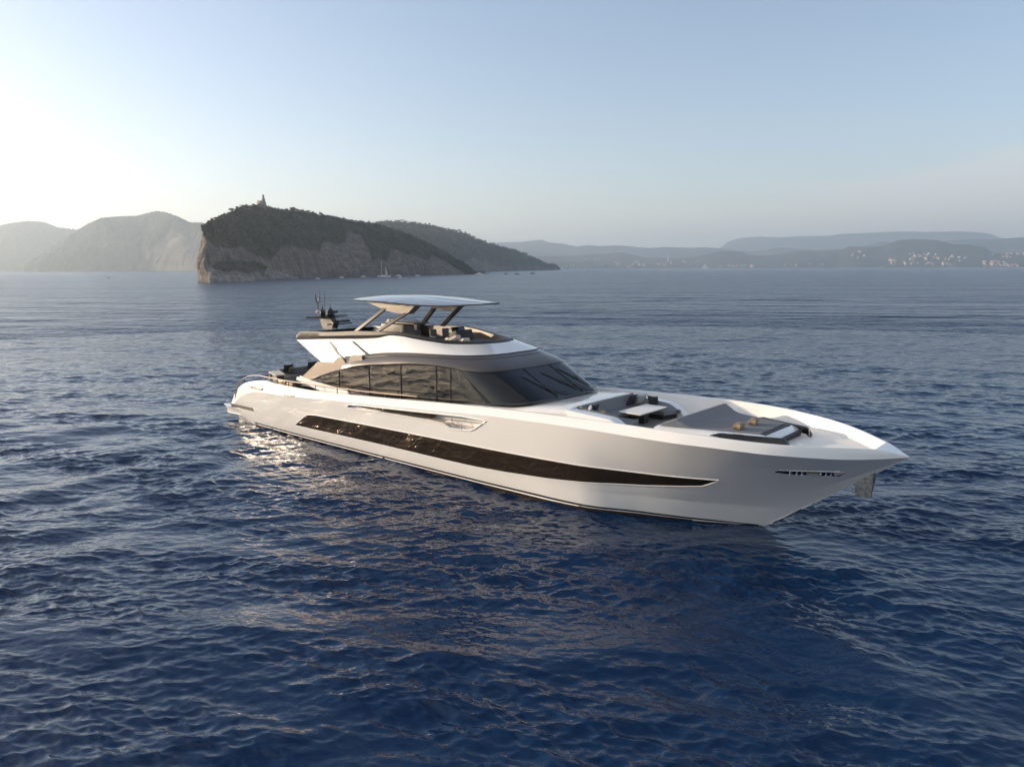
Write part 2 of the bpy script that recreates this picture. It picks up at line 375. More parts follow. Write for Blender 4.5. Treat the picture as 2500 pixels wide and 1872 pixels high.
# bulwark inner face and decks
XD = [x for x in X if -1.6 <= x <= 37.3]
for sgn in (-1, 1):
    rows = []
    for x in XD:
        b = float(bt(x)); z1 = float(zt(x)) + .004; z0 = float(zdk(x))
        ins = .10 + .45 * max(0, (x - 33) / 4) ** 2
        y1 = max(b - .13, 0); y0 = max(b - .13 - ins, 0)
        rows.append([(x, sgn * y1, z1), (x, sgn * (y1 * .7 + y0 * .3), z1 * .55 + z0 * .45), (x, sgn * y0, z0)])
    mk('bulwark_lining', *grid(rows), white, hull)
def deckpiece(name, x0, x1, m, parent=yacht):
    rows = [[(x, y * max(float(bt(x)) - .16, 0.01), float(zdk(x))) for y in np.linspace(-1, 1, 9)] for x in np.arange(x0, x1 + .01, .25)]
    return mk(name, *grid(rows), m, parent)
deckpiece('foredeck', 25.0, 37.2, whitem)
deckpiece('main_deck', -1.6, 25.0, teak)
# stern
st = MB(); st.prism([(-3.0, .3), (-1.75, .3), (-1.5, 2.62), (-1.75, 2.62), (-2.6, 1.25)], -2.85, 2.85)
tr = st.build('transom', white, yacht, smooth=False)
for sgn in (-1, 1):
    s_ = MB()
    for k in range(6): s_.box((-3.3 + k * .32, sgn * 2.6, 1.12 + k * .26), (.34, .9, .10))
    s_.build('stern_steps', teak, tr, smooth=False)
# inner face of the stern wings
for sgn in (-1, 1):
    rows = []
    for x in [x for x in X if x <= -1.4]:
        rows.append([(x, sgn * (float(bt(x)) - .13), float(zt(x)) + .004), (x, sgn * (float(bt(x)) - .22), .9)])
    mk('stern_wing_lining', *grid(rows), white, hull)
pl = MB()
out = [(-5.62, -3.05), (-5.62, 3.05), (-4.9, 3.32), (-2.6, 3.34), (-2.6, -3.34), (-4.9, -3.32)]
lowr = [(-5.42, -2.95), (-5.42, 2.95), (-4.8, 3.2), (-2.6, 3.1), (-2.6, -3.1), (-4.8, -3.2)]
pl.add([(x, y, 1.02) for x, y in out] + [(x, y, .52) for x, y in lowr], [tuple(range(6)), tuple(range(11, 5, -1))] + [(i, (i + 1) % 6, 6 + (i + 1) % 6, 6 + i) for i in range(6)])
sp_ = pl.build('swim_platform', white, yacht, bevel=.05)
MB().prism([(-5.5, -2.9), (-5.5, 2.9), (-3.1, 2.9), (-3.1, -2.9)], 1.024, 1.034, 'z').build('platform_decking', teak, sp_, smooth=False)

# ------------------------------------------------------------------ superstructure rings
def ring(xa, x0, xf, W, n, zf, Wa=None, na=40, nb=40, off=0.0):
    """half ring, aft to centreline front, starboard (negative y)"""
    pts = []
    for x in np.linspace(xa, x0, na, endpoint=False):
        ww = W if Wa is None else W + (Wa - W) * ((x0 - x) / (x0 - xa)) ** 1.5
        pts.append((x, -(ww + off), float(zf(x))))
    for t in np.linspace(0, math.pi / 2, nb):
        x = x0 + (xf - x0) * math.sin(t) ** (2 / n); y = W * max(math.cos(t), 0) ** (2 / n)
        pts.append((x + off * math.sin(t), -(y + off * math.cos(t)), float(zf(x))))
    return pts
W1_ = 3.45
def zf0(x): return smi(x, [4.9, 12.6, 15.6, 18.6, 19.4, 20.8, 22.4, 23.1], [3.45, 3.51, 3.73, 3.86, 3.97, 4.10, 4.27, 4.36])
def zf1(x): return smi(x, [4.9, 5.8, 7.07, 8.54, 10.39, 11.7, 13.42, 14.26, 15.96, 17, 18.1, 19, 20.3, 20.75], [3.86, 3.88, 4.25, 4.67, 5.07, 5.28, 5.46, 5.55, 5.68, 5.71, 5.69, 5.64, 5.61, 5.64])
def zf2(x): return smi(x, [8.9, 9.3, 11.1, 11.52, 12.6, 13.4, 15, 16.9, 18.6, 19.75], [5.52, 5.55, 5.76, 5.82, 5.96, 6.03, 6.13, 6.19, 6.22, 6.27])
def zf3(x): return smi(x, [4.02, 7.3, 10.1, 11.8, 13.04, 13.8, 14.6, 15.7, 16.3, 17, 18.5], [6.17, 6.41, 6.59, 6.74, 6.95, 6.94, 6.87, 6.78, 6.73, 6.68, 6.68])
def zf4(x): return smi(x, [3.7, 4.14, 7, 8.2, 9.8, 12, 13.2, 14.4, 15.5, 16.9, 18.3], [6.42, 6.70, 6.84, 6.92, 7.04, 7.12, 7.14, 7.07, 6.94, 6.82, 6.78])
def both(name, rows, m, parent, **k):
    vs_, fs_ = grid(rows); n = len(vs_)
    return mk(name, vs_ + mir(vs_), fs_ + [tuple(i + n for i in f[::-1]) for f in fs_], m, parent, **k)
def lerp_rings(a, b, ts, bulge=0):
    rows = []
    for t in ts:
        rows.append([tuple(np.array(p) * (1 - t) + np.array(q) * t + np.array([0, -bulge * math.sin(math.pi * t) * min(1, abs(p[1]) / .5), 0])) for p, q in zip(a, b)])
    return rows
house = empty_house = None
# side glass and windscreen (one curved skin, split where the windscreen begins)
r0 = ring(5.0, 17, 23.2, 3.45, 5.0, zf0, na=60, nb=70); r1 = ring(5.0, 16, 20.85, W1_, 5.0, zf1, na=60, nb=70)
r1 = [(p[0], p[1], max(p[2], q[2] + .02)) for p, q in zip(r1, r0)]
SPL = 60 + 11
sg = both('saloon_glass', lerp_rings(r0[:SPL + 1], r1[:SPL + 1], np.linspace(0, 1, 5)), sideglass, yacht)
ws = both('windscreen', lerp_rings(r0[SPL:], r1[SPL:], np.linspace(0, 1, 8), .0), wsglass, yacht)
def onside(x, t, off=.0, sgn=-1):
    """point on the side glass at station x, height fraction t"""
    a = np.interp(x, [p[0] for p in r0], np.arange(len(r0))); b = np.interp(x, [p[0] for p in r1], np.arange(len(r1)))
    P0 = [np.interp(a, np.arange(len(r0)), [p[k] for p in r0]) for k in range(3)]
    P1 = [np.interp(b, np.arange(len(r1)), [p[k] for p in r1]) for k in range(3)]
    p = np.array(P0) * (1 - t) + np.array(P1) * t
    return (p[0], (p[1] - off) * (-sgn), p[2])
for sgn in (-1, 1):
    for x in (8.9, 11.7, 14.4, 17.15, 18.18):
        MB().tube([onside(x, 0, .012, sgn), onside(x, 1, .012, sgn)], .035, 6).build('mullion', black, sg)
# black lines top and bottom of the glass
for nm, rr, dz, rad in (('glass_base_trim', r0, .03, .05), ('glass_top_trim', r1, 0, .045)):
    t_ = MB(); pts = [(p[0], p[1] - .015, p[2] + dz) for p in rr]; full = pts + mir(pts)[::-1][1:]
    t_.tube(full, rad, 6); t_.build(nm, black, ws)
# windscreen mullions, dashboard shade and wipers
def onws(p, off=.03):
    """project a point (y, t) onto the windscreen: y athwart, t height fraction"""
    y, t = p
    rr = [np.array(a) * (1 - t) + np.array(b) * t for a, b in zip(r0[60:], r1[60:])]
    ys_ = [-q[1] for q in rr]; k = np.interp(-abs(y), [-v for v in ys_], np.arange(len(rr)))
    q = np.array([np.interp(k, np.arange(len(rr)), [v[c] for v in rr]) for c in range(3)])
    return (q[0] + off, math.copysign(abs(y), y) if y else 0, q[2] + off)
for base, e1, e2 in (((.1, 0.0), (-.9, .12), (-1.65, .78)), ((1.85, .0), (.9, .15), (-.15, .80)), ((2.9, .02), (2.1, .18), (1.3, .85))):
    wp = MB(); mid = tuple((a + b) / 2 for a, b in zip(e1, e2))
    wp.tube([onws(base, .05), onws(mid, .07)], .022, 6)
    wp2 = MB(); wp2.tube([onws(tuple(e1[k] + (e2[k] - e1[k]) * t for k in (0, 1)), .035) for t in np.linspace(0, 1, 8)], .026, 6)
    wa = wp.build('wiper', black, ws); wp2.build('wiper_blade', black, wa)
for y in (-1.05, 1.05):
    MB().tube([onws((y, t), .012) for t in np.linspace(0, 1, 8)], .02, 6).build('windscreen_mullion', blackm, ws)

# metallic band above the glass
r2 = ring(5.0, 11, 19.75, 3.15, 2.8, zf2, na=60, nb=70)
g1 = [p for p in ring(9.2, 16, 20.85, W1_ + .02, 5.0, zf1, na=40, nb=70)]
g2 = [p for p in ring(9.2, 13, 19.80, 3.17, 3.6, zf2, na=40, nb=70)]
rows = []
for t, o in ((0, .0), (.0, .05), (.10, .11), (.35, .13), (.62, .08), (.80, .02), (.84, .07), (1, .02)):
    rr = []
    for p, q in zip(g1, g2):
        v = np.array(p) * (1 - t) + np.array(q) * t
        d = np.array([v[0] - 11, v[1] * 4]); d = d / max(np.linalg.norm(d), 1e-3)
        f = min(1, max(0, (v[0] - 9.2) / 1.5)) * .7 + .3
        if t == .80 or t == .84:
            f *= 1.0
        rr.append((v[0] + d[0] * o * f, v[1] + d[1] * o * f, v[2] - (.03 if (t == 0 and o == 0) else 0)))
    rows.append(rr)
band = both('roof_band', rows, grey, yacht)
# white band above it
h2 = ring(8.9, 13, 19.72, 3.16, 3.6, zf2, Wa=3.10, na=30, nb=70); h3 = ring(8.9, 12, 18.5, 2.87, 2.9, zf3, Wa=2.89, na=30, nb=70)
rows = []
for t, o in ((0, -.10), (.0, .0), (.05, .05), (.5, .03), (.95, .0), (1, -.04)):
    rows.append([(p[0] * (1 - t) + q[0] * t + (o if p[0] > 18 else 0), p[1] * (1 - t) + q[1] * t - o * (abs(p[1]) > .3), p[2] * (1 - t) + q[2] * t + .03) for p, q in zip(h2, h3)])
wb = both('flybridge_coaming', rows, white, yacht)
t_ = MB(); pts = [(p[0] + .01, p[1] + .02, p[2] + .015) for p in h2 if p[0] > 9]; t_.tube(pts + mir(pts)[::-1][1:], .035, 6); t_.build('shadow_gap', blackm, wb)
for sgn in (-1, 1):
    def yo(z, o=0.0): return sgn * (3.10 - max(0, z - 5.45) * .20 + o)
    def slab(pz, o0, o1):
        n = len(pz); return [(x, yo(z, o0), z) for x, z in pz] + [(x, yo(z, o1), z) for x, z in pz], [tuple(range(n)), tuple(range(2 * n - 1, n - 1, -1))] + [(i, (i + 1) % n, n + (i + 1) % n, n + i) for i in range(n)]
    sp2 = mk('aft_side_panel', *slab([(4.02, 6.18), (5.94, 5.36), (6.75, 5.03), (8.35, 5.1), (8.75, 5.48), (9.3, 5.55), (9.3, 6.53), (7.3, 6.41)], -.25, 0), white, wb, smooth=False, bevel=.03)
    for pz in ([(7.25, 6.33), (7.42, 6.33), (8.45, 5.66), (8.95, 5.53), (8.72, 5.46), (8.28, 5.58)], [(9.55, 6.45), (9.72, 6.45), (11.45, 5.87), (11.1, 5.84)]):
        o_ = .012 if pz[0][0] < 9 else .035
        vv_, ff_ = slab(pz, -.05, o_)
        if pz[0][0] > 9: vv_ = [(x, sgn * (abs(y) + .165 + .0 * z - (z - 5.85) * .22), z) for x, y, z in vv_]
        mk('raked_slit', vv_, ff_, black, sp2, smooth=False)  # black slab laid on for the dark inside a slanted recess
    # champagne wing sweeping down to the deck
    WG_ = 0
    WG = [(4.86, 3.90), (5.35, 3.86), (5.85, 3.93), (7.07, 4.30), (8.54, 4.72), (10.39, 5.12), (11.0, 5.22), (11.0, 5.75), (9.95, 5.62), (9.75, 5.18), (9.50, 5.10), (9.38, 5.28), (9.1, 5.50), (8.75, 5.48), (8.35, 5.12), (6.75, 5.06)]
    b_ = MB(); b_.prism(WG, sgn * 3.05, sgn * 3.40)
    b_.build('raked_wing', champ, yacht, smooth=False, bevel=.025)
    b_ = MB(); b_.prism([(9.12, 5.5), (9.4, 5.28), (9.55, 5.1), (9.8, 5.1), (10.3, 5.6), (10.3, 5.72), (9.2, 5.6)], sgn * 2.6, sgn * 2.95)
    b_.build('wing_recess', brown, yacht, smooth=False)
    # white wedge coaming at the foot of the wing
    b_ = MB(); b_.prism([(4.55, 3.80), (4.62, 3.97), (5.4, 3.95), (9.68, 3.64), (9.9, 3.45), (9.9, 3.2), (8.0, 3.2)], sgn * 3.30, sgn * 3.52)
    b_.build('side_coaming', white, yacht, smooth=False, bevel=.02)
# dark cap rail round the flybridge
c3 = ring(4.0, 10, 18.47, 2.76, 2.6, zf3, na=40, nb=70); c4 = ring(3.7, 10, 18.3, 2.84, 2.6, zf4, na=40, nb=70)
c5 = ring(4.3, 10, 18.05, 2.52, 2.6, lambda x: zf4(x) - .0, na=40, nb=70); c6 = ring(4.3, 10, 17.95, 2.42, 2.6, lambda x: 6.28 + 0 * x, na=40, nb=70)
def bul(a, o): return [(p[0] + (o if p[0] > 17.5 else 0), p[1] - o * min(1, abs(p[1])), p[2]) for p in a]
mid = [tuple((np.array(a) + np.array(b)) / 2) for a, b in zip(c3, c4)]
cap = both('flybridge_cap', [[(p[0], p[1] + .05, p[2] - .01) for p in c3], bul(c3, .04), bul(mid, .10), bul(c4, .02), [(p[0], p[1] + .06, p[2] + .02) for p in c4], c5], capm, yacht)
both('flybridge_lining', [[(p[0], p[1] + .003, p[2] - .004) for p in c5], c6], brown, cap)
# blunt rounded aft end joining both sides
b_ = MB(); n_ = 16
rows = []
for k, (xo, z) in enumerate(((.30, 6.16), (0, 6.20), (-.25, 6.36), (-.2, 6.55), (.0, 6.68), (.4, 6.73), (.75, 6.72))):
    rows.append([(3.95 + xo + .25 * abs(y) ** 4 / 2.8 ** 4, y * (1 if k else .98), z) for y in np.linspace(-2.86, 2.86, 17)])
mk('flybridge_aft_cap', *grid(rows), capm, cap)
# roof deck and ceiling under it
rows = [[(x, y * (float(np.interp(x, [p[0] for p in c6], [-p[1] for p in c6])) + .02), 6.28) for y in np.linspace(-1, 1, 5)] for x in np.linspace(4.3, 17.93, 50)]
fd = mk('flybridge_deck', *grid(rows), gdeck, yacht)
rows = [[(x, y * 2.88, float(np.clip(.55 + zf1(x) * .9, 5.0, 5.62)) if x > 9 else 5.35 + .1 * (9 - x) / 5) for y in np.linspace(-1, 1, 5)] for x in np.linspace(5.6, 19.4, 40)]
mk('saloon_ceiling', *grid(rows), brown, yacht)
# ------------------------------------------------------------------ saloon interior seen through the glass
MB().prism([(6.5, -3.1), (19.5, -3.1), (21.2, -1.2), (21.2, 1.2), (19.5, 3.1), (6.5, 3.1)], 3.28, 3.34, 'z').build('saloon_floor', teak, yacht, smooth=False)
b_ = MB(); b_.prism([(19.0, 3.3), (20.6, 3.3), (21.8, 4.15), (20.2, 4.3), (19.4, 4.1)], -2.6, 2.6); b_.build('dashboard', blackm, yacht, smooth=False)
b_ = MB()
b_.box((9.5, 2.1, 3.6), (3.2, 1.0, .45)); b_.box((9.5, 2.6, 3.95), (3.2, .25, .6)); b_.build('saloon_sofa', taupe, yacht, bevel=.04)
b_ = MB(); b_.box((13.3, .8, 3.95), (2.2, 1.2, .06)); b_.box((13.3, .8, 3.62), (.5, .4, .6)); b_.build('dining_table', brown, yacht, smooth=False)
MB().prism([(6.6, -3.0), (6.7, -3.0), (6.7, 3.0), (6.6, 3.0)], 3.3, 5.2, 'z').build('saloon_aft_door', sideglass, yacht, smooth=False)

# ------------------------------------------------------------------ foredeck trunk and lounge
def loft_sym(secs):
    """secs: list of (x, [(y>=0, z)...] from centre outwards) -> full width rows"""
    rows = []
    for x, pr in secs:
        L = [(x, -y, z) for y, z in pr[::-1]]; Rr = [(x, y, z) for y, z in pr[1:]] if pr[0][0] == 0 else [(x, y, z) for y, z in pr]
        rows.append(L + Rr)
    return rows
def trunk_sec(x, hw, zt_, ze):
    zd = float(zdk(x)); hw = min(hw, float(bt(x)) - .2)
    return (x, [(0, zt_), (hw * .5, zt_ - .005), (hw * .78, zt_ - .03), (hw * .9, zt_ - .07), (hw * .97, zt_ - .15), (hw, ze), (hw + .06, zd)])
secs = []
for x in np.linspace(16.0, 25.05, 40):
    z1 = float(np.interp(x, [16, 22, 23.2, 24.6, 25.1], [4.16, 4.16, 4.31, 4.41, 4.41]))
    hw = 3.7 if x < 19 else 3.7 - .75 * ((x - 19) / 6.05) ** 1.3
    z1_ = min(z1, 3.75 + .45 * max(0, (x - 16) / 4.5)) if x < 20.5 else z1
    secs.append(trunk_sec(x, hw, z1_, z1_ - .26))
tk = mk('coachroof', *grid(loft_sym(secs), caps=True), white, yacht)
# side coamings of the lounge, sloping down forward (both sides)
for sgn in (-1, 1):
    rows = []
    for t in np.linspace(0, 1, 24):
        x = 24.9 + 3.2 * t
        top = 4.34 - .22 * t - .50 * max(0, (t - .72) / .28) ** 1.5
        yo = 2.95 - .12 * t; yi = 2.25 - .0 * t; zd = float(zdk(x))
        rows.append([(x, sgn * (yo + .05), zd), (x, sgn * yo, top - .16), (x, sgn * (yo - .08), top - .03), (x, sgn * (yi + .2), top), (x, sgn * yi, top - .02), (x, sgn * (yi - .02), zd)])
    mk('lounge_coaming', *grid(rows, caps=True), white, tk)
    # seat back lining
    rows = []
    for t in np.linspace(0, 1, 20):
        x = 25.4 + 2.55 * t; top = 4.30 - .22 * t - .30 * max(0, (t - .7) / .3) ** 1.4; y = 2.22
        rows.append([(x, sgn * y, top + .015), (x, sgn * (y - .06), top + .04), (x, sgn * (y - .18), top + .02), (x, sgn * (y - .30), 3.90), (x, sgn * y, 3.88)])
    mk('seat_back', *grid(rows, closed=True, caps=True), fabric, tk)
    b_ = MB(); b_.prism([(25.6, sgn * 2.2), (27.9, sgn * 2.2), (27.65, sgn * 1.15), (26.5, sgn * 1.15), (25.6, sgn * 1.15)], 3.78, 3.93, 'z')
    b_.build('seat_cushion', fabric, tk, bevel=.03)
    b_ = MB(); b_.prism([(25.5, sgn * 2.15), (27.75, sgn * 2.15), (27.5, sgn * 1.3), (25.5, sgn * 1.3)], 3.49, 3.778, 'z'); b_.build('seat_base', blackm, tk, smooth=False)  # base coloured black for the shadow gap under the seat
b_ = MB(); b_.prism([(25.02, 3.9), (25.14, 4.40), (25.28, 4.42), (25.55, 3.9)], -2.2, 2.2); b_.build('seat_back', fabric, tk, bevel=.03)
b_ = MB(); b_.box((25.95, 0, 3.86), (.95, 2.28, .15)); b_.build('seat_cushion', fabric, tk, bevel=.03)
b_ = MB(); b_.box((25.8, 0, 3.64), (.9, 2.55, .276)); b_.build('seat_base', blackm, tk, smooth=False)  # black again, giving the shade of the toe recess
b_ = MB(); b_.prism([(25.0, -2.25), (28.9, -2.3), (28.9, 2.3), (25.0, 2.25)], 3.505, 3.525, 'z'); b_.build('lounge_floor', gdeck, tk, smooth=False)
# lounge table
tb = MB(); tb.prism([(26.62, -1.12), (27.72, -1.12), (27.72, 1.22), (26.62, 1.22)], 4.145, 4.19, 'z')
t1 = tb.build('lounge_table', whitem, yacht, bevel=.008)
tb = MB(); tb.prism([(26.63, -1.11), (27.71, -1.11), (27.71, 1.21), (26.63, 1.21)], 4.085, 4.143, 'z'); tb.build('table_edge', blackm, t1, smooth=False)
tb = MB(); tb.box((27.17, .1, 3.80), (.28, .42, .56)); tb.build('table_pedestal', blackm, t1, bevel=.03)
# sun pad island
secs = []
for x in np.linspace(29.0, 33.85, 30):
    hw = 2.92 - 1.42 * ((x - 29.0) / 4.85) ** 1.15
    t = (x - 29.0) / 4.85; z1 = 4.16 - .06 * t
    if x < 29.4: z1 -= .5 * ((29.4 - x) / .4) ** 2; hw -= .35 * ((29.4 - x) / .4) ** 2
    if x > 33.4: z1 -= .18 * ((x - 33.4) / .45) ** 2
    zd = float(zdk(x)); secs.append((x, [(0, z1), (hw * .86, z1), (hw * .94, z1 - .04), (hw * .985, z1 - .14), (hw, z1 - .3), (hw - .05, zd + .02)]))
pb = mk('sunpad_base', *grid(loft_sym(secs), caps=True), white, yacht)
def padhw(x): return 2.48 - 1.16 * ((x - 29.5) / 3.75) ** 1.1
def padz(x):
    return 4.19 - .05 * (x - 29.5) / 3.7 + .26 * math.exp(-((x - 30.15) / .42) ** 2) * 1.0 + (.05 if x < 30.2 else 0)
rows = []
for x in np.linspace(29.45, 33.22, 60):
    hw = padhw(max(x, 29.5)); z = padz(x); e = min(1, (x - 29.45) / .12, (33.22 - x) / .08)
    z = 4.14 + (z - 4.14) * (.3 + .7 * e)
    rows.append([(x, s * hw, zz) for s, zz in ((-1, 4.10), (-1, z - .04), (-.985, z - .01), (-.96, z), (-.7, z + .004), (-.35, z), (-.33, z - .01), (-.31, z), (0, z + .004), (.31, z), (.33, z - .01), (.35, z), (.7, z + .004), (.96, z), (.985, z - .01), (1, z - .04), (1, 4.10))])
sp_pad = mk('sunpad', *grid(rows), pad, pb)
b_ = MB(); b_.prism([(33.24, -1.3), (33.46, -1.32), (33.46, 1.32), (33.24, 1.3)], 4.08, 4.125, 'z'); b_.build('pad_gap', blackm, pb, smooth=False)
for sgn in (-1, 1):
    # dark side panels of the island running past its front
    rows = []
    for t in np.linspace(0, 1, 30):
        x = 31.6 + 2.75 * t; hw = 2.92 - 1.42 * (min(x, 33.85) - 29.0) ** 1.15 / 4.85 ** 1.15 - .42 * max(0, x - 33.85)
        top = 4.13 - .02 * t - .10 * (1 - min(1, t / .12)) - .20 * max(0, (t - .9) / .1) ** 2; lo = top - .30 * min(1, t / .25 + .08)
        rows.append([(x, sgn * (hw + .03), lo), (x, sgn * (hw + .07), top - .04), (x, sgn * (hw + .01), top), (x, sgn * (hw - .12), top), (x, sgn * (hw - .12), lo)])
    mk('side_grab_panel', *grid(rows, closed=True, caps=True), black, pb)
b_ = MB(); b_.prism([(33.55, 3.74), (33.9, 3.74), (33.98, 3.95), (33.86, 3.98)], -1.25, 1.25); b_.build('front_shadow_gap', blackm, pb, smooth=False)  # black block, its colour gives the shade of the gap below the front
hs = MB(); hs.tube([(34.35, .95, 3.78), (34.35, .95, 4.1)], .03); hs.build('courtesy_post', steel, yacht)
# loose cushions on the lounge and the pads
def cushion(name, c, d, rz, ry, m, label, group=None, rx=0):
    n = 10; vs_ = []; fs_ = []
    g = np.linspace(-1, 1, n)
    for sg in (-1, 1):
        for u in g:
            for v in g:
                k = max(abs(u), abs(v)); th = (1 - k ** 4) ** .5 if k < 1 else 0
                pinch = 1 - .07 * (1 - min(1, abs(abs(u) - abs(v)) * 1.5 + .15))
                uu = u * (1 - .10 * (1 - v * v) * abs(u)) ; vv = v * (1 - .10 * (1 - u * u) * abs(v))
                vs_.append((uu * d[0] / 2, vv * d[1] / 2, sg * d[2] / 2 * th))
    for s_ in (0, 1):
        for i in range(n - 1):
            for j in range(n - 1):
                a = s_ * n * n + i * n + j; fs_.append((a, a + 1, a + n + 1, a + n))
    m3 = Matrix.Rotation(rz, 3, 'Z') @ Matrix.Rotation(ry, 3, 'Y') @ Matrix.Rotation(rx, 3, 'X')
    o = mk(name, [Vector(c) + m3 @ Vector(v) for v in vs_], fs_, m, None, origin=c)
    return tag(o, label, 'cushion', group)
cg = 'loose cushions on the lounge sofa'
cushion('cushion', (25.62, 1.55, 4.24), (.55, .62, .2), R(0), R(-70), dfabric, 'dark grey cushion leaning on the sofa back left of the silvery cushion', cg)
cushion('cushion', (25.9, 2.0, 4.26), (.55, .5, .2), R(-45), R(-72), lfabric, 'silvery light grey cushion in the corner between two dark cushions', cg)
cushion('cushion', (26.55, 2.0, 4.22), (.55, .6, .2), R(-90), R(-72), dfabric, 'dark grey cushion at the far side of the sofa, right of the silvery one', cg)
cushion('cushion', (25.55, -1.55, 4.2), (.55, .6, .2), R(10), R(-66), dfabric, 'dark grey cushion at the near end of the sofa beside the white cushion', cg)
cushion('cushion', (25.62, -2.02, 4.22), (.5, .5, .18), R(35), R(-70), lfabric, 'white cushion catching the sun at the near sofa corner', cg)
cushion('cushion', (26.2, -1.95, 4.06), (.6, .4, .2), R(80), R(-50), bfabric, 'tan cushion lying low against the near sofa arm', cg)
pg = 'tan bolster cushions on the sun pad'
cushion('bolster', (32.35, .15, 4.29), (.34, .75, .24), R(12), 0, bfabric, 'tan bolster on the sun pad, the farther of the two', pg)
cushion('bolster', (32.25, -1.05, 4.29), (.34, .75, .24), R(8), 0, bfabric, 'tan bolster on the sun pad, the nearer of the two', pg)

# ------------------------------------------------------------------ hardtop
ht_x0, ht_x1 = 7.15, 17.75
def hx(x): return 7.9 + (x - ht_x0) * 11.0 / (ht_x1 - ht_x0)
def ht_hw(x):
    t = (x - ht_x0) / (ht_x1 - ht_x0)
    return 2.45 * (1 - abs(2 * t - 1.05) ** 3.2 * .55) if t < .5 else 2.52 * max(0, 1 - ((t - .5) / .5) ** 3.4 * .72)
def ht_edge(x): return float(smi(hx(x), [7.9, 10, 12.5, 15.7, 17, 18.9], [8.80, 8.80, 8.79, 8.68, 8.66, 8.74]))
def ht_top(x): return float(smi(hx(x), [7.9, 9, 11, 13, 15, 17, 18.9], [8.84, 8.93, 9.05, 9.08, 9.02, 8.90, 8.77]))
rt = []; rb = []
for x in np.linspace(ht_x0, ht_x1, 44):
    hw = ht_hw(x); e = ht_edge(x); t = ht_top(x)
    L = []; B_ = []
    for y in np.linspace(-1, 1, 31):
        k = 1 - abs(y) ** 2.2; z = e + (t - e) * k
        if abs(y) > .30 and abs(y) < .42 and x > 13: z -= .035 * min(1, (x - 13) / 1.5)
        L.append((x, y * hw, z)); B_.append((x, y * hw * .985, e - .055 - .02 * k + (t - e) * k * .3))
    rt.append(L + B_[::-1])
htp = mk('hardtop', *grid(rt, closed=True, caps=True), capm, yacht)
htm = material('hardtop_silver_paint', (.20, .22, .24), .25, metal=.1, coat=1.0, coatr=.03)
htp.data.materials[0] = htm
t_ = MB(); e_ = [(x, -ht_hw(x) - .005, ht_edge(x) - .03) for x in np.linspace(ht_x0, ht_x1, 30)]
t_.tube([(ht_x0, 0, 8.78)] + e_ + [(ht_x1, 0, 8.72)] + mir(e_)[::-1] + [(ht_x0, 0, 8.78)], .032, 6); t_.build('edge_trim', black, htp)
for sgn in (-1, 1):
    b_ = MB(); b_.prism([(9.9, 8.73), (14.2, 8.66), (14.0, 8.58), (13.35, 8.12), (12.3, 8.18), (11.6, 8.28), (11.2, 8.38)], sgn * 1.55, sgn * 2.05)
    b_.build('underside_fairing', fairm, htp, bevel=.03)
    for bx, txx, tz in ((9.45, 11.55, 8.42), (11.38, 13.35, 8.2)):
        y0, y1 = sgn * 2.52, sgn * 1.95
        b_ = MB()
        d = .19
        vv = []
        for (x, y, z) in ((bx, y0, float(zf4(bx)) - .02), (txx, y1, tz)):
            vv += [(x - d, y - .09, z), (x + d, y - .09, z), (x + d, y + .09, z), (x - d, y + .09, z)]
        b_.add(vv, [(0, 1, 2, 3), (7, 6, 5, 4), (0, 4, 5, 1), (1, 5, 6, 2), (2, 6, 7, 3), (3, 7, 4, 0)])
        b_.build('strut', strutm, htp, bevel=.03)
b_ = MB(); b_.box((15.3, 0, 8.66), (3.2, 2.4, .05)); b_.build('skylight_frame', grey, htp, smooth=False)

# ------------------------------------------------------------------ flybridge furniture
def softbox(name, c, d, m, parent, rz=0, ry=0, bv=.08):
    b_ = MB(); b_.box(c, d, rz=rz, ry=ry); return b_.build(name, m, parent, bevel=bv)
softbox('fly_sofa', (8.3, 1.5, 6.55), (3.2, 1.3, .5), fabric, yacht); 
softbox('fly_sofa_back', (8.2, 2.1, 7.05), (3.0, .3, .62), taupe, yacht, bv=.1)
softbox('bar_console', (10.55, -.35, 6.85), (2.1, .9, 1.05), taupe, yacht, bv=.15)
softbox('bar_top', (10.9, .1, 7.42), (2.6, 1.2, .09), taupe, yacht, bv=.04)
softbox('helm_console', (14.9, .55, 6.7), (.9, 1.3, .75), blackm, yacht, ry=R(-18))
softbox('helm_screen', (14.75, .55, 7.16), (.08, 1.0, .34), black, yacht, ry=R(-30), bv=.01)
wh = MB(); wh.tube([(14.25 + .05 * math.cos(a), .55 + .24 * math.cos(a), 7.0 + .24 * math.sin(a)) for a in np.linspace(0, 2 * math.pi, 20)], .018, 6)
wh.build('helm_wheel', chrome, yacht)
for y in (.1, 1.1):
    hsn = softbox('helm_seat', (13.4, y, 6.68), (.55, .6, .16), fabric, yacht); softbox('seat_rest', (13.15, y, 6.92), (.14, .5, .42), fabric, hsn, ry=R(-8))
    MB().tube([(13.4, y, 6.28), (13.4, y, 6.7)], .06).build('seat_post', steel, hsn)
softbox('fly_table', (12.2, -1.3, 6.95), (1.1, .8, .05), champ, yacht, bv=.01)
MB().tube([(12.2, -1.3, 6.28), (12.2, -1.3, 6.93)], .05).build('fly_table_leg', steel, yacht)
rows = []
for x in np.linspace(14.6, 17.75, 24):
    hw = float(np.interp(x, [p[0] for p in c6], [-p[1] for p in c6])) - .03
    z = 6.60 + .0 * x; rows.append([(x, -hw, 6.3), (x, -hw, z - .03), (x, -hw * .96, z), (x, 0, z + .01), (x, hw * .96, z), (x, hw, z - .03), (x, hw, 6.3)])
mk('fly_sunpad', *grid(rows, caps=True), fabric, yacht)
fg = 'cushions on the flybridge sun pad'
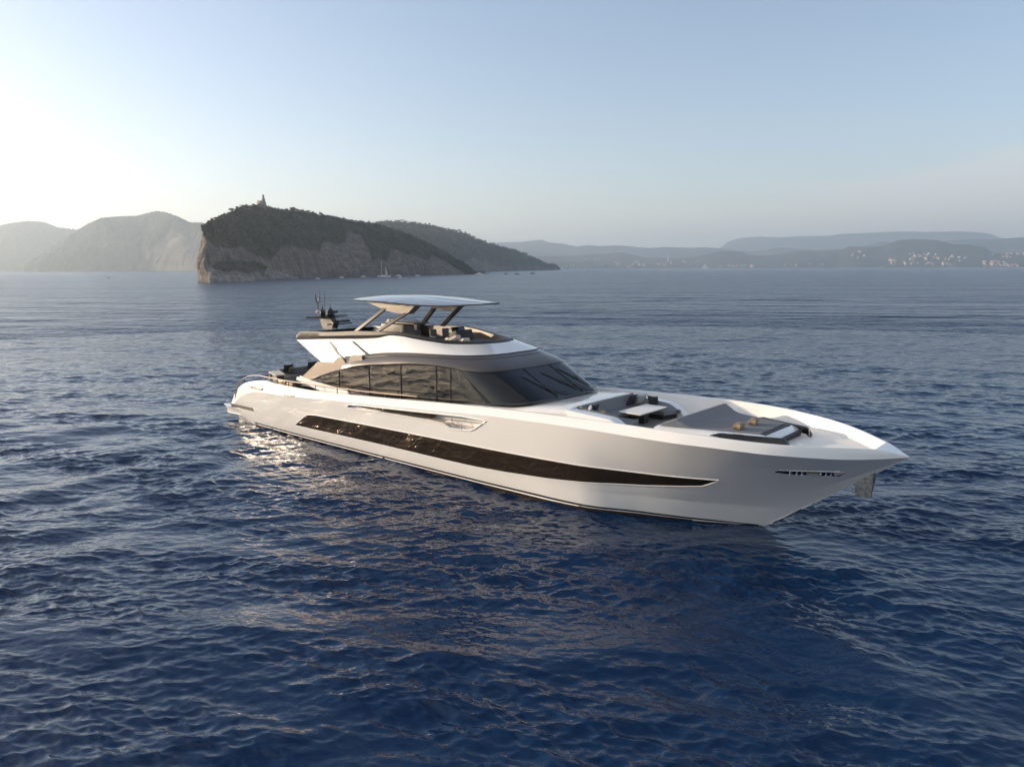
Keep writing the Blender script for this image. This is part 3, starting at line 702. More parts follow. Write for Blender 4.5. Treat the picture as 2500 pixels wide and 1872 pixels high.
cushion('cushion', (15.9, -.95, 6.80), (.75, .6, .3), R(20), R(-28), cream, 'pale pillow propped up at the front of the flybridge pad', fg)
cushion('cushion', (16.45, -.75, 6.74), (.7, .5, .26), R(-10), R(-12), cream, 'low beige pillow lying foremost on the flybridge pad', fg)
cushion('cushion', (15.35, -.7, 6.73), (.5, .7, .22), R(60), 0, cream, 'small pinkish pillow aft of the propped up one on the flybridge', fg)
cushion('cushion', (14.5, -1.75, 6.74), (.4, .4, .2), R(0), R(-20), cream, 'white pillow by the near flybridge rail beside the helm', fg)
bt_ = MB(); bt_.lathe((12.2, -1.45, 6.976), [(.045, 0), (.05, .18), (.018, .27), (.018, .36), (.001, .36)], 10)
tag(bt_.build('bottle', beige, None, origin=(12.2, -1.45, 6.976)), 'tall pale bottle standing on the flybridge table', 'bottle')

# ------------------------------------------------------------------ mast
mast = MB(); mast.prism([(2.85, 6.72), (3.75, 6.72), (3.95, 7.05), (3.55, 7.36), (2.45, 7.42)], -.22, .22)
mst = mast.build('mast', strutm, yacht, bevel=.05)
b_ = MB()
for sgn in (-1, 1):
    rows = []
    for t in np.linspace(0, 1, 10):
        y = sgn * 1.65 * t; c = .42 * (1 - t ** 2.5) + .06; z = 7.44 + .06 * t
        rows.append([(3.0 - c, y, z), (3.0 - c * .4, y, z + .10 * (1 - t) + .03), (3.0 + c, y, z), (3.0, y, z - .14 * (1 - t * .6))])
    b_.add(*grid(rows, closed=True, caps=True))
b_.build('mast_wing', blackm, mst)
b_ = MB(); b_.lathe((3.1, .22, 7.48), [(.16, 0), (.25, .1), (.25, .36), (.12, .5), (.03, .58), (.02, .85)], 14); b_.lathe((3.0, -.33, 7.48), [(.13, 0), (.18, .1), (.17, .36), (.07, .5), (.02, .8)], 14)
b_.build('satellite_dome', black, mst)
b_ = MB(); b_.tube([(3.9, .05, 7.18), (3.9, 1.15, 7.18)], .085, 8); b_.tube([(3.9, -.6, 7.02), (3.9, 1.35, 7.0)], .05, 6); b_.lathe((3.85, 0, 6.95), [(.12, 0), (.13, .2), (.05, .25)], 10)
b_.build('radar_bar', black, mst)
b_ = MB(); b_.lathe((3.0, -.68, 7.5), [(.02, .0), (.02, .22), (.13, .26), (.13, .38), (.02, .42)], 12); b_.build('deck_light', cream, mst)
b_ = MB()
b_.tube([(3, -.66, 7.9), (3, -.67, 8.35), (3, -.78, 8.5), (3, -.82, 8.95)], .035, 6); b_.tube([(3, -.67, 8.35), (3, -.56, 8.5), (3, -.54, 8.80)], .035, 6)
b_.tube([(3, -.47, 7.5), (3, -.47, 9.3)], .012, 5); b_.tube([(3, -.12, 7.5), (3, -.13, 9.2)], .012, 5)
b_.build('antenna', black, mst)
b_ = MB(); b_.box((3.1, .62, 7.75), (.14, .3, .16)); b_.box((3.1, .45, 7.62), (.1, .12, .3)); b_.build('searchlight', black, mst)

# ------------------------------------------------------------------ aft deck
softbox('aft_sofa', (.35, .4, 3.05), (2.2, 3.6, .75), dfabric, yacht)
softbox('aft_sofa_back', (-.95, .75, 3.32), (.32, 4.3, .86), fabric, yacht, bv=.06)
softbox('aft_lounge_bench', (2.6, -1.9, 3.12), (2.6, 1.5, .72), dfabric, yacht)
softbox('aft_coffee_table', (3.2, .8, 3.2), (1.3, 1.6, .08), lfabric, yacht, bv=.02)
MB().tube([(3.2, .8, 2.68), (3.2, .8, 3.18)], .12).build('coffee_table_leg', blackm, yacht)
ag = 'dark cushions on the aft deck sofa'
cushion('cushion', (-.75, -.75, 3.78), (.55, .8, .22), R(0), R(-75), dfabric, 'black cushion nearest the beige ledge on the stern sofa', ag)
cushion('cushion', (-.70, 1.15, 3.80), (.55, .8, .22), R(0), R(-75), dfabric, 'black cushion farther along the stern sofa, with a pale dot beside it', ag)
cushion('cushion', (-.55, -.62, 3.70), (.42, .42, .16), R(0), R(-60), bfabric, 'small tan cushion leaning on the nearest black cushion on the stern sofa', ag)
cushion('cushion', (-.45, 1.45, 3.66), (.3, .3, .14), R(0), R(-60), cream, 'small round pale cushion by the farther black one on the stern sofa', ag)
tbl = MB(); tbl.prism([(-.45, -2.45), (1.55, -3.15), (1.75, -2.55), (-.25, -1.75)], 3.70, 3.76, 'z')
o_ = tbl.build('stern_ledge', cream, yacht, bevel=.015)
MB().prism([(.0, -2.45), (1.3, -2.9), (1.5, -2.5), (.1, -2.0)], 2.66, 3.698, 'z').build('ledge_cabinet', taupe, o_, smooth=False)
MB().tube([(-.4, -2.4, 2.66), (-.4, -2.4, 3.7)], .05).build('ledge_post', beige, o_)
pot = MB(); pot.lathe((-.6, 2.6, 3.75), [(.10, 0), (.15, .25), (.13, .26)], 12)
pl_ = empty('potted_plant', (-.6, 2.6, 3.75), 'small reddish potted plant behind the dark sofa on the aft deck, touching the raked wing', 'plant')
pot.build('pot', blackm, pl_)
b_ = MB()
for k in range(50):
    a = RNG.rand() * 6.28; e = RNG.rand() * 1.2; L = .25 + .2 * RNG.rand(); p = Vector((-.6, 2.6, 3.98)); d = Vector((math.cos(a) * math.cos(e), math.sin(a) * math.cos(e), math.sin(e)))
    s_ = d.cross(Vector((0, 0, 1))).normalized() * .035; b_.add([p, p + d * L * .6 + s_, p + d * L, p + d * L * .6 - s_], [(0, 1, 2, 3)])
b_.build('leaves', material('red_leaves', (.30, .06, .03), .6), pl_)
# stern rails
for sgn in (-1, 1):
    rl = MB(); pth = [(-3.35, sgn * 3.42, 1.7), (-3.15, sgn * 3.46, 2.15), (-2.7, sgn * 3.5, 2.7), (-1.95, sgn * 3.55, 3.2), (-1.1, sgn * 3.6, 3.5), (-.3, sgn * 3.64, 3.62), (.5, sgn * 3.67, 3.69), (1.2, sgn * 3.7, 3.69), (4, sgn * 3.8, 3.68), (7, sgn * 3.84, 3.76), (9.2, sgn * 3.86, 3.80), (11.4, sgn * 3.89, 3.86), (13.6, sgn * 3.91, 3.96), (16.2, sgn * 3.95, 4.08)]
    rl.tube(pth, .03, 8); rail = rl.build('handrail', wood, yacht)
    for x in (-3.25, -1.87, -.43, .41, 1.12, 2.0, 2.72, 4.0, 7.0, 9.2, 11.4, 13.6, 16.1):
        z1 = float(np.interp(x, [p[0] for p in pth], [p[2] for p in pth])); y = sgn * (float(bt(x)) - .07)
        MB().tube([(x, y, float(zt(x)) - .02), (x, y, z1)], .026, 6).build('stanchion', blackm, rail)
    fx = MB(); fx.box((2.45, sgn * 3.2, 3.35), (.9, .25, .35)); fx.box((3.45, sgn * 3.25, 3.3), (.7, .2, .3)); fx.build('mooring_winch_box', wood, yacht, bevel=.03)

# ------------------------------------------------------------------ sea
def tile(N, L, lmin, lmax, wind, spread, seed, steep, full=False):
    """periodic random wave height tile (N x N) of side L metres (inverse FFT of a directional spectrum)"""
    r = np.random.RandomState(seed)
    k1 = np.fft.fftfreq(N, L / N) * 2 * np.pi; kx, ky = np.meshgrid(k1, k1, indexing='ij'); k = np.hypot(kx, ky); k[0, 0] = 1
    lam = 2 * np.pi / k; th = np.arctan2(ky, kx) - R(wind)
    S = k ** -2.0 * (lam > lmin) * (lam < lmax) * (np.abs(np.cos(th)) ** spread + .04); S[0, 0] = 0
    Z = (r.randn(N, N) + 1j * r.randn(N, N)) * S; Z = (Z + np.conj(np.roll(Z[::-1, ::-1], (1, 1), (0, 1)))) / 2
    h = np.fft.ifft2(Z).real
    gx, gy = np.gradient(h, L / N); q = steep / np.sqrt((gx**2 + gy**2).mean()); h *= q
    if not full: return h
    return h, np.fft.ifft2(-1j * kx / k * Z).real * q, np.fft.ifft2(-1j * ky / k * Z).real * q
def samp(h, L, x, y):
    N = h.shape[0]; u = (x / L * N) % N; v = (y / L * N) % N; i = u.astype(int); j = v.astype(int); fu = u - i; fv = v - j
    i %= N; j %= N; i2 = (i + 1) % N; j2 = (j + 1) % N
    return h[i, j] * (1 - fu) * (1 - fv) + h[i2, j] * fu * (1 - fv) + h[i, j2] * (1 - fu) * fv + h[i2, j2] * fu * fv
WIND = 124
TS = [(tile(1024, 47.0, .20, .9, WIND - 6, 1.5, 2, .16, True), 47.0, .55), (tile(512, 61.0, .9, 2.4, WIND, 2, 3, .10, True), 61.0, 1.4),
      (tile(512, 143.0, 2.4, 7.0, WIND + 10, 3, 4, .048, True), 143.0, 3.8), (tile(256, 397.0, 7.0, 30.0, WIND - 10, 6, 5, .024, True), 397.0, 14.)]
def lod(lam, sp): return np.clip((lam / sp - 2.0) / 2.0, 0, 1)
def seah(x, y, sp):
    """sea surface displacement; sp is the local mesh spacing, waves finer than it are left to the bump texture"""
    h = 0; dx = 0; dy = 0
    patch = 1.0 + .6 * np.clip(samp(TS[3][0][0], 397.0, x * 3 + 50, y * 3) / .1, -1, 1)
    for (T, Tx, Ty), L, lam in TS:
        f = lod(lam, sp) * (patch if lam < 2 else 1.0)
        h = h + samp(T, L, x, y) * f; dx = dx + samp(Tx, L, x, y) * f; dy = dy + samp(Ty, L, x, y) * f
    # wake of the yacht: low crests spreading aft on the near side, and one running off from the bow
    w8 = R(6); u = x * math.cos(w8) + y * math.sin(w8); wob = 1.1 * np.sin(y * .17) + .7 * np.sin(x * .23 + y * .11)
    env = np.clip((30 - x) / 25, 0, 1) * np.clip((-y - 3) / 6, 0, 1) * np.clip((x + 60) / 60, 0, 1)
    c1 = np.sin((u + wob) * 2 * math.pi / 6.3); h = h + .06 * env * (c1 + .35 * c1 * np.abs(c1)) * lod(5, sp)
    c2 = np.sin((u * .97 + y * .25 + wob * .8) * 2 * math.pi / 3.4); h = h + .03 * env * c2 * lod(3, sp)
    kx_, ky_ = math.cos(R(54)), math.sin(R(54)); q = (x - 34) * kx_ + (y + 1) * ky_ ; al = (x - 34) * ky_ - (y + 1) * kx_
    env = np.exp(-((q + 1.5) / 4.5) ** 2) * np.clip(al / 4, 0, 1) * np.exp(-np.maximum(al, 0) / 30.)
    h = h + .10 * env * np.sin((q + .4 * np.sin(al * .4)) * 2 * math.pi / 4.6) * lod(4, sp)
    return h, dx, dy
rr = [5.5]
while rr[-1] < 15500:
    R0 = rr[-1]; rr.append(R0 + min(max(.055, R0 * R0 / 20000.), R0 * .05))
rr[-1] = 15500; rr = np.array(rr)
half = 44.0
an_ = np.concatenate([np.linspace(YAW - half, YAW + half, 1150), np.linspace(YAW + half, YAW + 115, 480)[1:], np.linspace(YAW + 115, YAW + 360 - 80, 90)[1:], np.linspace(YAW + 360 - 80, YAW + 360 - half, 240)[1:-1]])
A_, R_ = np.meshgrid(np.radians(an_), rr)
px = CAMP[0] + R_ * np.cos(A_); py = CAMP[1] + R_ * np.sin(A_)
dg_ = np.degrees(A_) - YAW
dr = np.maximum(.055, np.minimum(R_ * R_ / 20000., R_ * .05))
spc = np.maximum(dr, np.where(dg_ < half + .1, R_ * .0014, np.where((dg_ < 115.1) | (dg_ > 279.9), R_ * .0026, R_ * .033)))
pz, ox, oy = seah(px, py, spc)
px = px - ox * 1.05; py = py - oy * 1.05
fine = [(1 - lod(lam, spc)).ravel().astype(np.float32) for lam in (.55, 1.4, 3.8)]
print('sea verts', px.size)
nr, na_ = px.shape
V = np.empty((nr * na_ + 1, 3)); V[:-1, 0] = px.ravel(); V[:-1, 1] = py.ravel(); V[:-1, 2] = pz.ravel(); V[-1] = (CAMP[0], CAMP[1], 0)
ii, jj = np.meshgrid(np.arange(nr - 1), np.arange(na_), indexing='ij'); j2 = (jj + 1) % na_
Q = np.stack([ii * na_ + jj, (ii + 1) * na_ + jj, (ii + 1) * na_ + j2, ii * na_ + j2], -1).reshape(-1, 4)
jc = np.arange(na_); Tt = np.stack([np.full(na_, nr * na_), jc, (jc + 1) % na_], -1)
me = bpy.data.meshes.new('sea')
me.vertices.add(len(V)); me.vertices.foreach_set('co', V.ravel())
nl = Q.size + Tt.size; me.loops.add(nl); me.loops.foreach_set('vertex_index', np.concatenate([Q.ravel(), Tt.ravel()]).astype(np.int32))
me.polygons.add(len(Q) + len(Tt))
me.polygons.foreach_set('loop_start', np.concatenate([np.arange(len(Q)) * 4, Q.size + np.arange(len(Tt)) * 3]).astype(np.int32))
me.polygons.foreach_set('use_smooth', np.ones(len(Q) + len(Tt), bool))
me.update(calc_edges=True); me.validate()
sea = bpy.data.objects.new('sea', me); C.objects.link(sea); sea['kind'] = 'structure'
m = bpy.data.materials.new('sea_water'); m.use_nodes = True; n = m.node_tree.nodes; l = m.node_tree.links
b = n['Principled BSDF']; b.inputs['Base Color'].default_value = (.001, .018, .062, 1); b.inputs['Roughness'].default_value = .03
b.inputs['IOR'].default_value = 1.38
geo = n.new('ShaderNodeNewGeometry')
for k_, f_ in enumerate(fine):
    at_ = me.attributes.new('fine%d' % k_, 'FLOAT', 'POINT'); at_.data.foreach_set('value', np.append(f_, np.float32(1)))
def nz(scale, stretch, rot, det, dist, attr=None, rough=.5):
    mp = n.new('ShaderNodeMapping'); mp.vector_type = 'POINT'; mp.inputs['Rotation'].default_value = (0, 0, R(-rot))
    mp2 = n.new('ShaderNodeMapping'); mp2.inputs['Scale'].default_value = (1, stretch, 1)
    l.new(geo.outputs['Position'], mp.inputs[0]); l.new(mp.outputs[0], mp2.inputs[0])
    t = n.new('ShaderNodeTexNoise'); t.inputs['Scale'].default_value = scale; t.inputs['Detail'].default_value = det; t.inputs['Roughness'].default_value = rough
    l.new(mp2.outputs[0], t.inputs['Vector'])
    ml = n.new('ShaderNodeMath'); ml.operation = 'MULTIPLY'; ml.inputs[1].default_value = dist; l.new(t.outputs['Fac'], ml.inputs[0])
    if attr is None: return ml.outputs[0]
    a = n.new('ShaderNodeAttribute'); a.attribute_name = attr
    m2_ = n.new('ShaderNodeMath'); m2_.operation = 'MULTIPLY'; l.new(ml.outputs[0], m2_.inputs[0]); l.new(a.outputs['Fac'], m2_.inputs[1]); return m2_.outputs[0]
def addn(a, c):
    s = n.new('ShaderNodeMath'); s.operation = 'ADD'; l.new(a, s.inputs[0]); l.new(c, s.inputs[1]); return s.outputs[0]
hgt = addn(nz(5.0, .5, WIND - 8, 2, .020), nz(12.0, .6, WIND + 15, 1, .004))
rs = None    # ripples too small to be drawn far away widen the reflections there
for an2, k2 in (('fine0', .05), ('fine1', .07), ('fine2', .08)):
    a = n.new('ShaderNodeAttribute'); a.attribute_name = an2; q = n.new('ShaderNodeMath'); q.operation = 'MULTIPLY'; q.inputs[1].default_value = k2; l.new(a.outputs['Fac'], q.inputs[0])
    rs = q.outputs[0] if rs is None else addn(rs, q.outputs[0])
q = n.new('ShaderNodeMath'); q.operation = 'ADD'; q.inputs[1].default_value = .03; l.new(rs, q.inputs[0]); l.new(q.outputs[0], b.inputs['Roughness'])
hgt = addn(hgt, nz(2.2, .45, WIND, 1, .15, 'fine0'))
hgt = addn(hgt, nz(.9, .45, WIND, 1, .42, 'fine1'))
hgt = addn(hgt, nz(.33, .4, WIND + 10, 1, .85, 'fine2'))
hgt = addn(hgt, nz(.10, .30, WIND + 4, 3, 4.5, 'fine2', .65))
hgt = addn(hgt, nz(.025, .22, WIND - 6, 3, 7.0, 'fine2', .6))
bp = n.new('ShaderNodeBump'); bp.inputs['Strength'].default_value = 1.0; bp.inputs['Distance'].default_value = 1.0
l.new(hgt, bp.inputs['Height']); l.new(bp.outputs[0], b.inputs['Normal'])
me.materials.append(m)

# ------------------------------------------------------------------ land
def az_of(px): # horizontal direction of a photo column at the horizon
    d = Fv + Rc * ((px - 1250) / FPX) + Uc * ((936 - (HOR + (1250 - px) * .00436)) / FPX); d.z = 0
    return np.array(d.normalized())
def hory(px): return HOR + (1250 - px) * .00436
FB1 = tile(1024, 1500.0, 4.0, 400.0, 0, 0, 21, 1.0); FB1 = FB1 / FB1.std()
FB2 = tile(1024, 9000.0, 25.0, 3000.0, 0, 0, 22, 1.0); FB2 = FB2 / FB2.std()
FBc = tile(512, 260.0, 3.5, 14.0, 0, 0, 23, 1.0); FBc = FBc / FBc.std()
FBv = tile(512, 900.0, 8.0, 120.0, 0, 0, 24, 1.0); FBv = FBv / FBv.std()
class Land:
    """a coast: shoreline at distance D(px), crest at D + depth with the crest line seen against the sky, back slope behind"""
    def __init__(s, crest, D, depth, steep=.6, nc=300, nrows=60, rough=.05, tilef=FB2, L=9000.0, canopy=0.0, rockline=None, seed=0, back=1.0, trim=0.0):
        s.cx = [c[0] for c in crest]; s.cy = [c[1] for c in crest]; s.D = D; s.depth = depth; s.steep = steep
        px = np.linspace(s.cx[0], s.cx[-1], nc); s.px = px
        dirs = np.array([az_of(p) for p in px]); s.dirs = dirs
        Ds = np.interp(px, [d[0] for d in D], [d[1] for d in D]); dep = np.interp(px, [d[0] for d in depth], [d[1] for d in depth])
        py = np.interp(px, s.cx, s.cy)
        cosoff = np.abs(dirs @ np.array([ca, sa, 0]))          # ray length to depth along the view axis
        dist = Ds + dep
        H = (hory(px) - py) / FPX * dist * cosoff + CAMP[2]; s.H = H
        tt = np.concatenate([np.linspace(0, 1, nrows), 1 + np.linspace(0, 1, 14)[1:] * back])
        Vv = []; 
        X_ = np.zeros((len(px), len(tt), 3)); s.veg = np.zeros((len(px), len(tt)))
        for j, t in enumerate(tt):
            d = Ds + dep * t; P = CAMP[:2] + dirs[:, :2] * d[:, None]
            if t <= 1: prof = t ** steep
            else: prof = max(0, 1 - ((t - 1) / back) ** 1.5)
            nzv = samp(tilef, L, P[:, 0] + seed * 77, P[:, 1] + seed * 31)
            z = H * prof + nzv * rough * H.max() * min(1, 4 * prof) * (1 - .75 * np.exp(-((t - 1) / .12) ** 2))
            if canopy:
                vg = 1.0
                if rockline is not None:
                    rl = np.interp(px, [r[0] for r in rockline], [r[1] for r in rockline])
                    pyz = hory(px) - (z - CAMP[2]) / (d * cosoff) * FPX
                    rl = rl + samp(FBv, 900., P[:, 0], P[:, 1]) * 6
                    vg = np.clip((rl - pyz) / 5 + .5, 0, 1)
                s.veg[:, j] = vg
                cz = samp(FBc, 260., P[:, 0], P[:, 1] + z * 1.3); z = z + canopy * np.abs(cz) * vg * (prof > .03)
                # cliffs: vertical fluting on bare rock
                fl = samp(FB1, 1500., P[:, 0] * 2.2, z * .35 + P[:, 1] * .2)
                P = P + dirs[:, :2] * (fl * 6.0 * (1 - vg) * min(1, 8 * prof))[:, None]
                f2 = samp(FB1, 1500., z * 3.1 + P[:, 1] * .15, P[:, 0] * .3 + z * .2); lat = np.stack([-dirs[:, 1], dirs[:, 0]], 1)
                P = P + lat * (f2 * 1.6 * (1 - vg) * min(1, 8 * prof))[:, None]
            X_[:, j, 0] = P[:, 0]; X_[:, j, 1] = P[:, 1]; X_[:, j, 2] = np.maximum(z, 0) * (1 if t > 0 else 0) - (2.0 if t == 0 or t == tt[-1] else 0)
        for it in range(2):      # settle the crest on its line
            dv = X_ - CAMP; dd_ = dv @ np.array(Fv); yy = 936 - FPX * (dv @ np.array(Uc)) / dd_
            k = yy.argmin(1); cur = (hory(px) - yy[np.arange(len(px)), k]); want = hory(px) - (py + trim)
            q = np.clip(want + CAMP[2] / dd_[np.arange(len(px)), k] * FPX, 1, None) / np.clip(cur + CAMP[2] / dd_[np.arange(len(px)), k] * FPX, 1, None)
            q = np.clip(q, .5, 1.3); wn_ = max(3, len(px) // 120); q = np.convolve(np.pad(q, wn_, mode='edge'), np.ones(2 * wn_ + 1) / (2 * wn_ + 1), 'valid')
            X_[:, :, 2] = np.where(X_[:, :, 2] > 0, X_[:, :, 2] * q[:, None], X_[:, :, 2])
        s.X = X_; s.tt = tt
    def build(s, name, mat, label=None):
        nc, nt = s.X.shape[:2]; V_ = s.X.reshape(-1, 3)
        F_ = [(i * nt + j, (i + 1) * nt + j, (i + 1) * nt + j + 1, i * nt + j + 1) for i in range(nc - 1) for j in range(nt - 1)]
        F_ += [tuple(range(nt)), tuple((nc - 1) * nt + j for j in range(nt - 1, -1, -1))]
        me = bpy.data.meshes.new(name); me.from_pydata(V_.tolist(), [], F_); me.materials.append(mat)
        at = me.attributes.new('veg', 'FLOAT', 'POINT'); at.data.foreach_set('value', s.veg.ravel().astype(np.float32))
        o = bpy.data.objects.new(name, me); C.objects.link(o); o['kind'] = 'structure'; return o
    def at(s, px, py):
        """point on the front slope of this land that is seen at photo column px, row py"""
        i = int(np.clip(np.searchsorted(s.px, px), 0, len(s.px) - 1)); col = s.X[i]
        cz = (col - CAMP) ; dep = cz @ np.array(Fv); yy = 936 - FPX * (cz @ np.array(Uc)) / dep
        k = int(np.argmax(yy[1:60] <= py)) + 1 if (yy[1:60] <= py).any() else 1
        return Vector(col[k])
def landmat(name, veg, rock, vscale=.05, rscale=.02):
    m = bpy.data.materials.new(name); m.use_nodes = True; n = m.node_tree.nodes; l = m.node_tree.links
    b = n['Principled BSDF']; b.inputs['Roughness'].default_value = .9; b.inputs['Specular IOR Level'].default_value = .2
    g = n.new('ShaderNodeNewGeometry'); a = n.new('ShaderNodeAttribute'); a.attribute_name = 'veg'
    def two(c1, c2, sc_, st=(1, 1, 1)):
        mp = n.new('ShaderNodeMapping'); mp.inputs['Scale'].default_value = st; t = n.new('ShaderNodeTexNoise'); t.inputs['Scale'].default_value = sc_; t.inputs['Detail'].default_value = 7; t.inputs['Roughness'].default_value = .65
        l.new(g.outputs['Position'], mp.inputs[0]); l.new(mp.outputs[0], t.inputs['Vector'])
        r = n.new('ShaderNodeMapRange'); r.inputs[1].default_value = .38; r.inputs[2].default_value = .62; l.new(t.outputs['Fac'], r.inputs[0])
        x = n.new('ShaderNodeMix'); x.data_type = 'RGBA'; l.new(r.outputs[0], x.inputs['Factor']); x.inputs[6].default_value = (*c1, 1); x.inputs[7].default_value = (*c2, 1); return x.outputs[2]
    v = two(veg, tuple(c * .45 for c in veg), vscale); k = two(rock, tuple(c * .38 for c in rock), rscale, (1, 1, .22))
    x = n.new('ShaderNodeMix'); x.data_type = 'RGBA'; l.new(a.outputs['Fac'], x.inputs['Factor']); 
    ks = two((1, 1, 1), (.45, .43, .42), rscale * .5, (.6, .6, 5.0)); km = n.new('ShaderNodeMix'); km.data_type = 'RGBA'; km.blend_type = 'MULTIPLY'; km.inputs['Factor'].default_value = .8
    l.new(k, km.inputs[6]); l.new(ks, km.inputs[7]); l.new(km.outputs[2], x.inputs[6]); l.new(v, x.inputs[7]); l.new(x.outputs[2], b.inputs['Base Color'])
    return m
ISC = [(486, 678), (489, 655), (491, 632), (494, 605), (497, 584), (501, 566), (506, 556), (515, 549), (532, 541), (552, 530), (574, 519), (600, 507), (622, 503), (648, 504), (668, 508), (695, 513), (720, 515), (745, 517), (775, 520), (805, 528), (835, 533), (870, 540), (910, 545), (935, 551), (960, 559), (985, 566), (1010, 576), (1040, 590), (1065, 603), (1090, 617), (1115, 632), (1135, 643), (1150, 655), (1160, 664), (1183, 669)]
ISD = [(486, 700), (493, 654), (511, 641), (600, 720), (725, 830), (850, 960), (950, 1060), (1060, 1180), (1183, 1280)]
ISDEP = [(486, 30), (520, 60), (600, 120), (900, 150), (1100, 80), (1183, 12)]
RL = [(486, 560), (504, 566), (530, 590), (552, 606), (590, 608), (608, 624), (642, 624), (676, 608), (732, 606), (789, 608), (845, 578), (880, 570), (900, 610), (912, 640), (925, 630), (969, 612), (1024, 627), (1074, 637), (1123, 648), (1156, 662), (1183, 675)]
iv = landmat('island_vegetation_and_rock', (.052, .060, .038), (.19, .165, .145), .09, .16)
isl = Land(ISC, ISD, ISDEP, steep=.62, nc=760, nrows=110, rough=.035, tilef=FB1, L=1500., canopy=2.2, rockline=RL, trim=3.0); isl.build('island', iv)
shv = landmat('shelf_rock', (.05, .055, .035), (.25, .24, .235), .09, .2)
shf = Land([(508, 684), (511, 662), (518, 650), (530, 642), (560, 640), (600, 641), (631, 642), (645, 650), (665, 657), (690, 664), (715, 671), (730, 676)], [(508, 632), (600, 660), (730, 800)], [(508, 14), (600, 34), (730, 8)], steep=.75, nc=260, nrows=60, rough=.05, tilef=FB1, L=1500., canopy=.8, rockline=[(508, 600), (528, 647), (560, 650), (631, 655), (650, 665), (700, 600), (730, 600)]); shf.build('island_shelf', shv)
hv = landmat('headland_vegetation', (.05, .055, .038), (.22, .19, .16), .03, .01)
hd = Land([(840, 560), (880, 550), (937, 546), (962, 544), (999, 546), (1036, 552), (1056, 555), (1089, 562), (1136, 572), (1163, 586), (1198, 597), (1228, 606), (1258, 613), (1285, 623), (1315, 635), (1330, 644), (1347, 646), (1360, 649), (1368, 659)], [(840, 1750), (1100, 2000), (1173, 2150), (1300, 2900), (1368, 3450)], [(840, 300), (1200, 260), (1368, 30)], steep=.7, nc=420, nrows=70, rough=.03, canopy=4.0, rockline=[(840, 640), (1100, 640), (1150, 632), (1200, 648), (1300, 655), (1368, 660)]); hd.build('headland', hv)
lv = landmat('left_hills_vegetation', (.06, .06, .045), (.20, .18, .15), .03, .01)
l1 = Land([(-260, 585), (-100, 570), (0, 553), (35, 545), (81, 539), (119, 542), (152, 555), (199, 561), (240, 580), (300, 620)], [(-260, 5600), (300, 5600)], [(-260, 900), (300, 900)], steep=.7, nc=240, nrows=60, rough=.05, canopy=3.0, rockline=[(-260, 670), (300, 670)]); l1.build('hills', lv)
l2 = Land([(60, 645), (120, 610), (160, 585), (199, 561), (225, 546), (260, 531), (306, 528), (344, 527), (370, 520), (393, 515), (415, 518), (445, 529), (472, 543), (496, 543), (530, 548), (600, 600)], [(60, 4600), (350, 4400), (500, 3900), (600, 3900)], [(60, 600), (350, 600), (600, 300)], steep=.6, nc=300, nrows=80, rough=.04, tilef=FB1, L=1500., canopy=3.0, rockline=[(60, 668), (330, 660), (380, 600), (420, 560), (470, 575), (600, 580)]); l2.build('hills', lv)
fv = landmat('far_hills', (.065, .072, .05), (.2, .18, .15), .004, .004)
m2 = Land([(1160, 640), (1250, 628), (1327, 626), (1408, 625), (1436, 621), (1476, 619), (1517, 616), (1544, 622), (1571, 629), (1625, 630), (1653, 629), (1693, 627), (1720, 622), (1748, 615), (1769, 613), (1807, 615), (1829, 622), (1856, 625), (1900, 622), (1927, 616), (1941, 612), (1995, 613), (2046, 611), (2068, 602), (2130, 602), (2158, 599), (2185, 587), (2225, 584), (2280, 586), (2301, 591), (2320, 596), (2361, 597), (2402, 605), (2415, 614), (2429, 618), (2500, 617), (2700, 610), (2900, 625)], [(1160, 6800), (2900, 6200)], [(1160, 700), (2900, 900)], steep=.7, nc=700, nrows=60, rough=.05, canopy=.01); m2.build('hills', fv)
m1 = Land([(1080, 610), (1150, 598), (1198, 593), (1273, 591), (1305, 587), (1322, 585), (1340, 592), (1373, 595), (1408, 602), (1436, 598), (1463, 601), (1506, 599), (1533, 601), (1558, 604), (1585, 606), (1620, 603), (1680, 605), (1720, 604), (1761, 607), (1802, 612), (1829, 615), (1870, 610), (1900, 604), (1990, 610), (2100, 604), (2144, 591), (2200, 592), (2301, 588), (2361, 584), (2415, 584), (2456, 582), (2500, 579), (2700, 570), (2900, 590)], [(1080, 9300), (2900, 9300)], [(1080, 800), (2900, 800)], steep=.7, nc=600, nrows=40, rough=.04, canopy=.01); m1.build('hills', fv)
m0 = Land([(1700, 640), (1758, 604), (1775, 590), (1807, 581), (1853, 578), (1900, 580), (1941, 577), (2022, 576), (2041, 572), (2125, 568), (2212, 565), (2253, 567), (2334, 565), (2388, 568), (2415, 572), (2434, 580), (2500, 590), (2700, 580), (2900, 600)], [(1700, 12800), (2900, 12800)], [(1700, 900), (2900, 900)], steep=.7, nc=400, nrows=40, rough=.03, canopy=.01); m0.build('mountains', fv)

